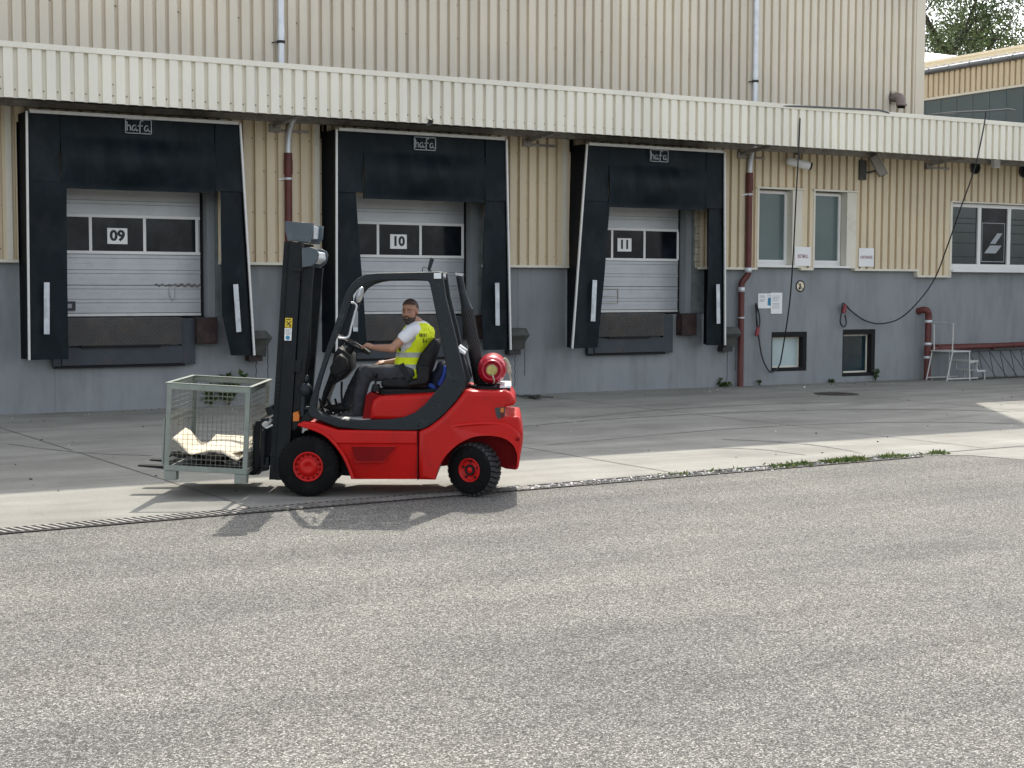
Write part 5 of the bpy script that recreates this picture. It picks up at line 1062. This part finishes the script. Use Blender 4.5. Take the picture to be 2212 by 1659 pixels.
def hand(wr, kn, curl, side, th):
    d = (kn - wr).normalized(); s = side.normalized(); nn = curl.normalized()
    m.chain([wr, wr.lerp(kn, .5), kn], [.027, .031, .026], 10)
    for k in range(-1, 2): m.cap(wr.lerp(kn, .4) + s * k * .018, kn + s * k * .024, .02, .017, 8)
    for k, L in enumerate((.034, .040, .038, .029)):
        b = kn + s * (-.033 + .022 * k); j1 = b + d * L * .9 + nn * L * .45; j2 = j1 + d * L * .15 + nn * L * .8; j3 = j2 - d * L * .45 + nn * L * .45
        m.chain([b, j1, j2, j3], [.011, .0098, .0092, .008], 8)
    b = wr.lerp(kn, .35) + s * (-.034) * th; j1 = b + d * .035 + s * (-.022) * th + nn * .012; j2 = j1 + d * .028 + nn * .02; m.chain([wr.lerp(kn, .2), b, j1, j2], [.018, .014, .011, .009], 8)
hand(WL, G(1280,822,.46), V((-.45, .1, -.9)), V((0,1,.2)), -1); hand(WR, G(1346,914,.79), V((-.5, 0, -.85)), V((0,1,0)), 1)
body = m.remesh(.0065, 2).build('body', m_skin, PR)
m = fm()
for s in (-1, 1): m.ell(hp(.078, s * .030, -.002), (.010,.013,.009), HM, mat=0); m2 = None
ey = m.build('eyes', [m_white], None) if False else None
for s in (-1, 1):
    m = fm(); m.ell(hp(.0755, s * .031, -.002), (.012,.012,.006), HM, mat=0); m.ell(hp(.0845, s * .031, -.002), (.0042,.0062,.0055), HM, mat=1); m.build('eye', [m_eye, m_print], PR)
    m = fm(); m.chain([hp(.092, s * .014, .018), hp(.088, s * .034, .024), hp(.074, s * .052, .018)], [.004, .005, .003], 6); m.build('eyebrow', m_hair, PR)
def shell(c, r, keep, mat, name, n=40, k=30):
    m = fm(); g_ = MB(); g_.ell((0,0,0), (1,1,1), n=n, k=k); vs = [hp(c[0] + p.x * r[0], c[1] + p.y * r[1], c[2] + p.z * r[2]) for p in g_.v]
    for f in g_.f:
        q = [g_.v[i] for i in f]; cc = sum(q, V()) / len(q); l = (c[0] + cc.x * r[0], c[1] + cc.y * r[1], c[2] + cc.z * r[2])
        if keep(*l): m.add([vs[i] for i in f], [tuple(range(len(f)))], 0, True)
    return m.build(name, mat, PR, fix=True)
shell((-.012, 0, .037), (.0995,.0805,.0925), lambda a, b, c: (c > .062 + .25 * max(0, a - .02)) or (a < -.0 and c > .0 - (-a - .0) * .6 and not (abs(b) > .06 and -.03 < a and c < .035)) , m_stub, 'hair')
shell((.020, 0, -.038), (.0755,.0655,.089), lambda a, b, c: (c < -.058 and not (a > .085 and abs(b) < .02 and -.064 < c < -.052)) or (c < .01 and a < .012 and a > -.01 and c > -.07 and abs(b) > .055), m_hair, 'beard')
m = fm(); m.chain([hp(.05, 0, -.10), hp(.035, 0, -.125)], [.036, .022], 12); m.build('beard', m_hair, PR)
m = fm(); m.chain([hp(.088, -.024, -.050), hp(.096, 0, -.046), hp(.088, .024, -.050)], [.006, .008, .006], 8); m.build('moustache', m_hair, PR)
# shirt, vest, trousers, shoes
m = loft(.8, 8.6, 26, 32, 1.0, add=.006).remesh(.014, 1) if False else fm()
m.chain([ringat(t)[0] for t in (.6, 2, 3.5, 5, 6)], [.112, .112, .115, .115, .10], 16)
for t in (1, 2, 3, 4, 5, 6, 7):
    c, w, d = ringat(t); m.ell(c, (1, 1, 1), Matrix((w * 1.03, d * 1.05, V((0,0,.075)))).transposed(), n=20, k=12)
m.chain([ringat(6.4)[0], SL + V((.0,0,.002)), SL.lerp(EL, .40)], [.082, .066, .067], 16); m.chain([ringat(6.4)[0], SR, SR.lerp(ER, .40)], [.082, .066, .066], 16)
m.remesh(.011, 3).build('shirt', m_tee, PR)
def vkeep(t, a):
    if t > 8.4: return False
    lim = itp(t, [(0, 0), (3.2, 0), (3.5, .35), (4.2, .72), (5, .95), (6, .92), (7, .7), (7.6, .5), (9, .3)])
    if t > 3.2 and (abs(a + .28) < lim or abs(abs(a) - math.pi) < lim): return False
    if t > 4.5 and abs(a + math.pi / 2) < .10 + .12 * (t - 4.5): return False
    return True
vm = lambda t, a: 1 if (2.62 < t < 3.25 or 1.15 < t < 1.75) else 0
m = loft(0, 8.6, 80, 72, 1.045, keep=vkeep, matf=vm, add=.013); v_ = m.build('vest', [m_vest, m_tape], PR, fix=True)
sd = v_.modifiers.new('thick', 'SOLIDIFY'); sd.thickness = .006; sd.offset = 1
m = fm()
for t, a0, w_ in ((5.55, .98, .5), (4.75, 1.1, .3)):
    for k in range(5):
        a = a0 + .10 * k; c, w, d = ringat(t); p = c + w.normalized() * (w.length * 1.045 + .021) * math.cos(a) ** .85 + d.normalized() * (d.length * 1.045 + .021) * math.sin(a) ** .85; nn = (p - c).normalized(); nn.z = 0
        if t < 5 and k not in (1, 3): continue
        m.bar(p + V((0,0,.018)), p - V((0,0,.014 + .006 * (k % 2))), .007, .004, up=nn)
m.build('vest_print', m_print, PR)
m = fm()
for L_, r in ((LN, (.098,.082,.064)), (LF, (.098,.082,.064))):
    m.chain([ringat(.2)[0] + V((0, (L_[0].y - .56) * .5, -.02)), L_[0], L_[0].lerp(L_[1], .5), L_[1], L_[1].lerp(L_[2], .5), L_[2] + V((.012, 0, -.035))], [.125, r[0], .084, .078, .068, r[2]], 16)
m.ell(ringat(.2)[0] + V((.0,0,-.03)), (.15,.18,.10))
t_ = m.remesh(.011, 3)
for i, p in enumerate(t_.v): t_.v[i] = p + V((1,1,1)) * (.007 * mnoise.noise(V((p.x * 20, p.y * 16, p.z * 24))) + .004 * mnoise.noise(V((p.x * 50, p.y * 30, p.z * 60))))
t_.build('trousers', m_jean, PR)
for L_, tw in ((LN, 0), (LF, .0)):
    m = fm(); a = L_[2]; fz = a.z - .105; m.chain([a + V((.025, 0, .03)), a + V((.02, 0, -.02)), a + V((.0, 0, -.05))], [.052, .053, .053], 12); m.chain([a + V((.035, 0, -.062)), a + V((-.06, 0, -.062)), a + V((-.155, 0, -.075))], [.044, .046, .034], 14)
    for q in (-.05, -.02, .01): m.bar(a + V((q - .03, -.04, -.022 + q * .3)), a + V((q - .03, .03, -.02 + q * .3)), .008, .006)
    s_ = m.remesh(.009, 2); 
    s_.v = [V((p.x, p.y, max(p.z, a.z - .098))) for p in s_.v]; s_.box(a.x - .18, a.x + .075, a.y - .042, a.y + .042, a.z - .112, a.z - .096, 1); s_.build('shoe', [m_shoe, m_black], PR)
# ------------------------------------------------------------------ drain channel, grass, cover, weeds, litter
m = MB(); x = -12.0
def DP(x, o, z): return V((x, drain_y(x) + o, z))
m.add([DP(-12, -.14, .006), DP(13.2, -.14, .006), DP(13.2, .14, .006), DP(-12, .14, .006)], [(0,1,2,3)], 1)
for o in (-.135, .135): m.bar(DP(-12, o, .009), DP(13.2, o, .009), .022, .006, 2)
while x < 7.6:
    m.obox(DP(x, 0, .011), (.027, .235, .010), Matrix.Rotation(.044 + .25, 3, 'Z'), 0); x += .072
tag(m.build('drain_channel', [pbr('grate_steel', (.27,.26,.24), .6, .2, var=.35, vs=3), m_void, m_iron]), 'long slotted metal drain channel between the concrete and the asphalt', 'drain')
rr = random.Random(17); m = MB()
for k in range(900):
    x = 7.4 + 5.8 * rr.random() ** 1.5; r = rr.uniform(.006, .02); p = DP(x, rr.gauss(0, .06), .008); m.obox(p, (r * 1.6, r, r), Matrix.Rotation(rr.uniform(0, 3), 3, 'Z') @ Matrix.Rotation(rr.uniform(0, 1), 3, 'X'), 0 if rr.random() < .35 else 1)
tag(m.build('gravel', [m_roofw, pbr('gravel_grey', (.28,.27,.25), .9)]), kind='stuff')
def leaf(m, p, d, L, w, mat=0):
    s = d.cross(V((rr.gauss(0,1), rr.gauss(0,1), rr.gauss(0,1)))).normalized() * w; m.add([p, p + d * L * .5 + s, p + d * L, p + d * L * .5 - s], [(0,1,2,3)], mat)
m = MB()
for k in range(3000):
    t = rr.random(); x = rr.choice([rr.gauss(11.7, .7), rr.gauss(13.75, .10), rr.gauss(12.2, .3), rr.uniform(9.2, 13.0)])
    if not 8.6 < x < 14 or (x < 10.8 and rr.random() < .8): continue
    if mnoise.noise(V((x * 2.2, 0, 0))) < -.12: continue
    leaf(m, DP(x, rr.gauss(.0, .05), .01), V((rr.gauss(0,.7), rr.gauss(0,.7), abs(rr.gauss(.5,.4)))).normalized(), rr.uniform(.02, .07), rr.uniform(.006, .014), 0 if rr.random() < .55 else 1)
tag(m.build('drain_grass', [m_weed, m_leafb], fix=False), kind='stuff')
def weed(lab, base, h, n, spread, L=.09):
    S = thing('weed_plant', lab, 'plant', T(base.x, base.y, 0), 'weeds growing at the foot of the wall'); st = MB(); lf = MB()
    for k in range(n):
        top = V(base) + V((rr.gauss(0, spread), -abs(rr.gauss(0, spread)) , h * rr.uniform(.55, 1))); st.tube([base, V(base).lerp(top, .5) + V((0,0,.02)), top], .005, 5)
        for q in range(9):
            p = V(base).lerp(top, rr.uniform(.25, 1)); leaf(lf, p, V((rr.gauss(0,1), rr.gauss(0,.8), rr.gauss(.2,.5))).normalized(), L * rr.uniform(.6, 1.3), L * .28)
    st.build('stem', m_weed, S); lf.build('foliage', m_weed, S, fix=False)
wy = WY - .05
for lab, px, py, h, n, sp, L in (('tall leafy dark green weed at the wall behind the cage', 494, 882, .62, 10, .09, .15), ('small weed left of the tall one behind the cage', 455, 885, .4, 4, .06, .12), ('low leafy weed at the wall foot below the torn shelter of door 11', 1565, 831, .12, 6, .08, .08), ('thin upright weed beside the cords right of door 11', 1554, 829, .22, 3, .05, .07), ('weed beside the dark low window at its right corner', 1892, 822, .28, 4, .05, .08), ('sparse weed at the wall under the pale low window', 1640, 829, .14, 2, .02, .06), ('flat weed tuft between the two low windows', 1797, 822, .09, 4, .10, .06)):
    b = WP(px, py, wy); weed(lab, V((b.x, wy, .004)), h, n, sp, L)
mc = V((19.42, 21.62, 0)); m = MB(); m.lathe([(.012, .001), (.012, .34), (.014, .35), (.014, .42), (.004, .43)], mc, (0,0,1), 40)
for k in range(6): m.bar(mc + V((-.3, -.25 + k * .1, .0145)), mc + V((.3, -.25 + k * .1, .0145)), .03, .006)
tag(m.build('manhole_cover', m_iron), 'round dark iron manhole cover in the shaded concrete', 'manhole cover')
m = MB(); a = GP(1110, 845); p = [GP(1095, 815, .3), GP(1100, 835, .05), GP(1115, 853, .03), GP(1140, 856, .02), GP(1170, 857, .03), GP(1195, 858, .02)]
m.tube(smooth_path(p, 6), .014, 6)
for k in range(6): m.tube(smooth_path([GP(1140 + rr.uniform(-8, 30), 856 + rr.uniform(-2, 3), .02 + rr.random() * .04) for q in range(5)], 5), .012, 5)
tag(m.build('ground_cable', m_box), 'tangled old cord lying on the concrete behind the gas bottle', 'cable')
m = MB()
for k in range(420):
    x, y = rr.uniform(-2, 26), rr.uniform(13.4, 24.1)
    if rr.random() < .5: y = 24.2 - abs(rr.gauss(0, .5))
    p = V((x, y, .007)); s = rr.uniform(.008, .03); an = rr.uniform(0, 6.28); d = V((math.cos(an), math.sin(an), .1)); leaf(m, p, d, s * 1.6, s * .5, 0 if rr.random() < .8 else 1)
tag(m.build('leaf_litter', [pbr('dry_leaf', (.07,.055,.035), .9), m_roofw], fix=False), kind='stuff')
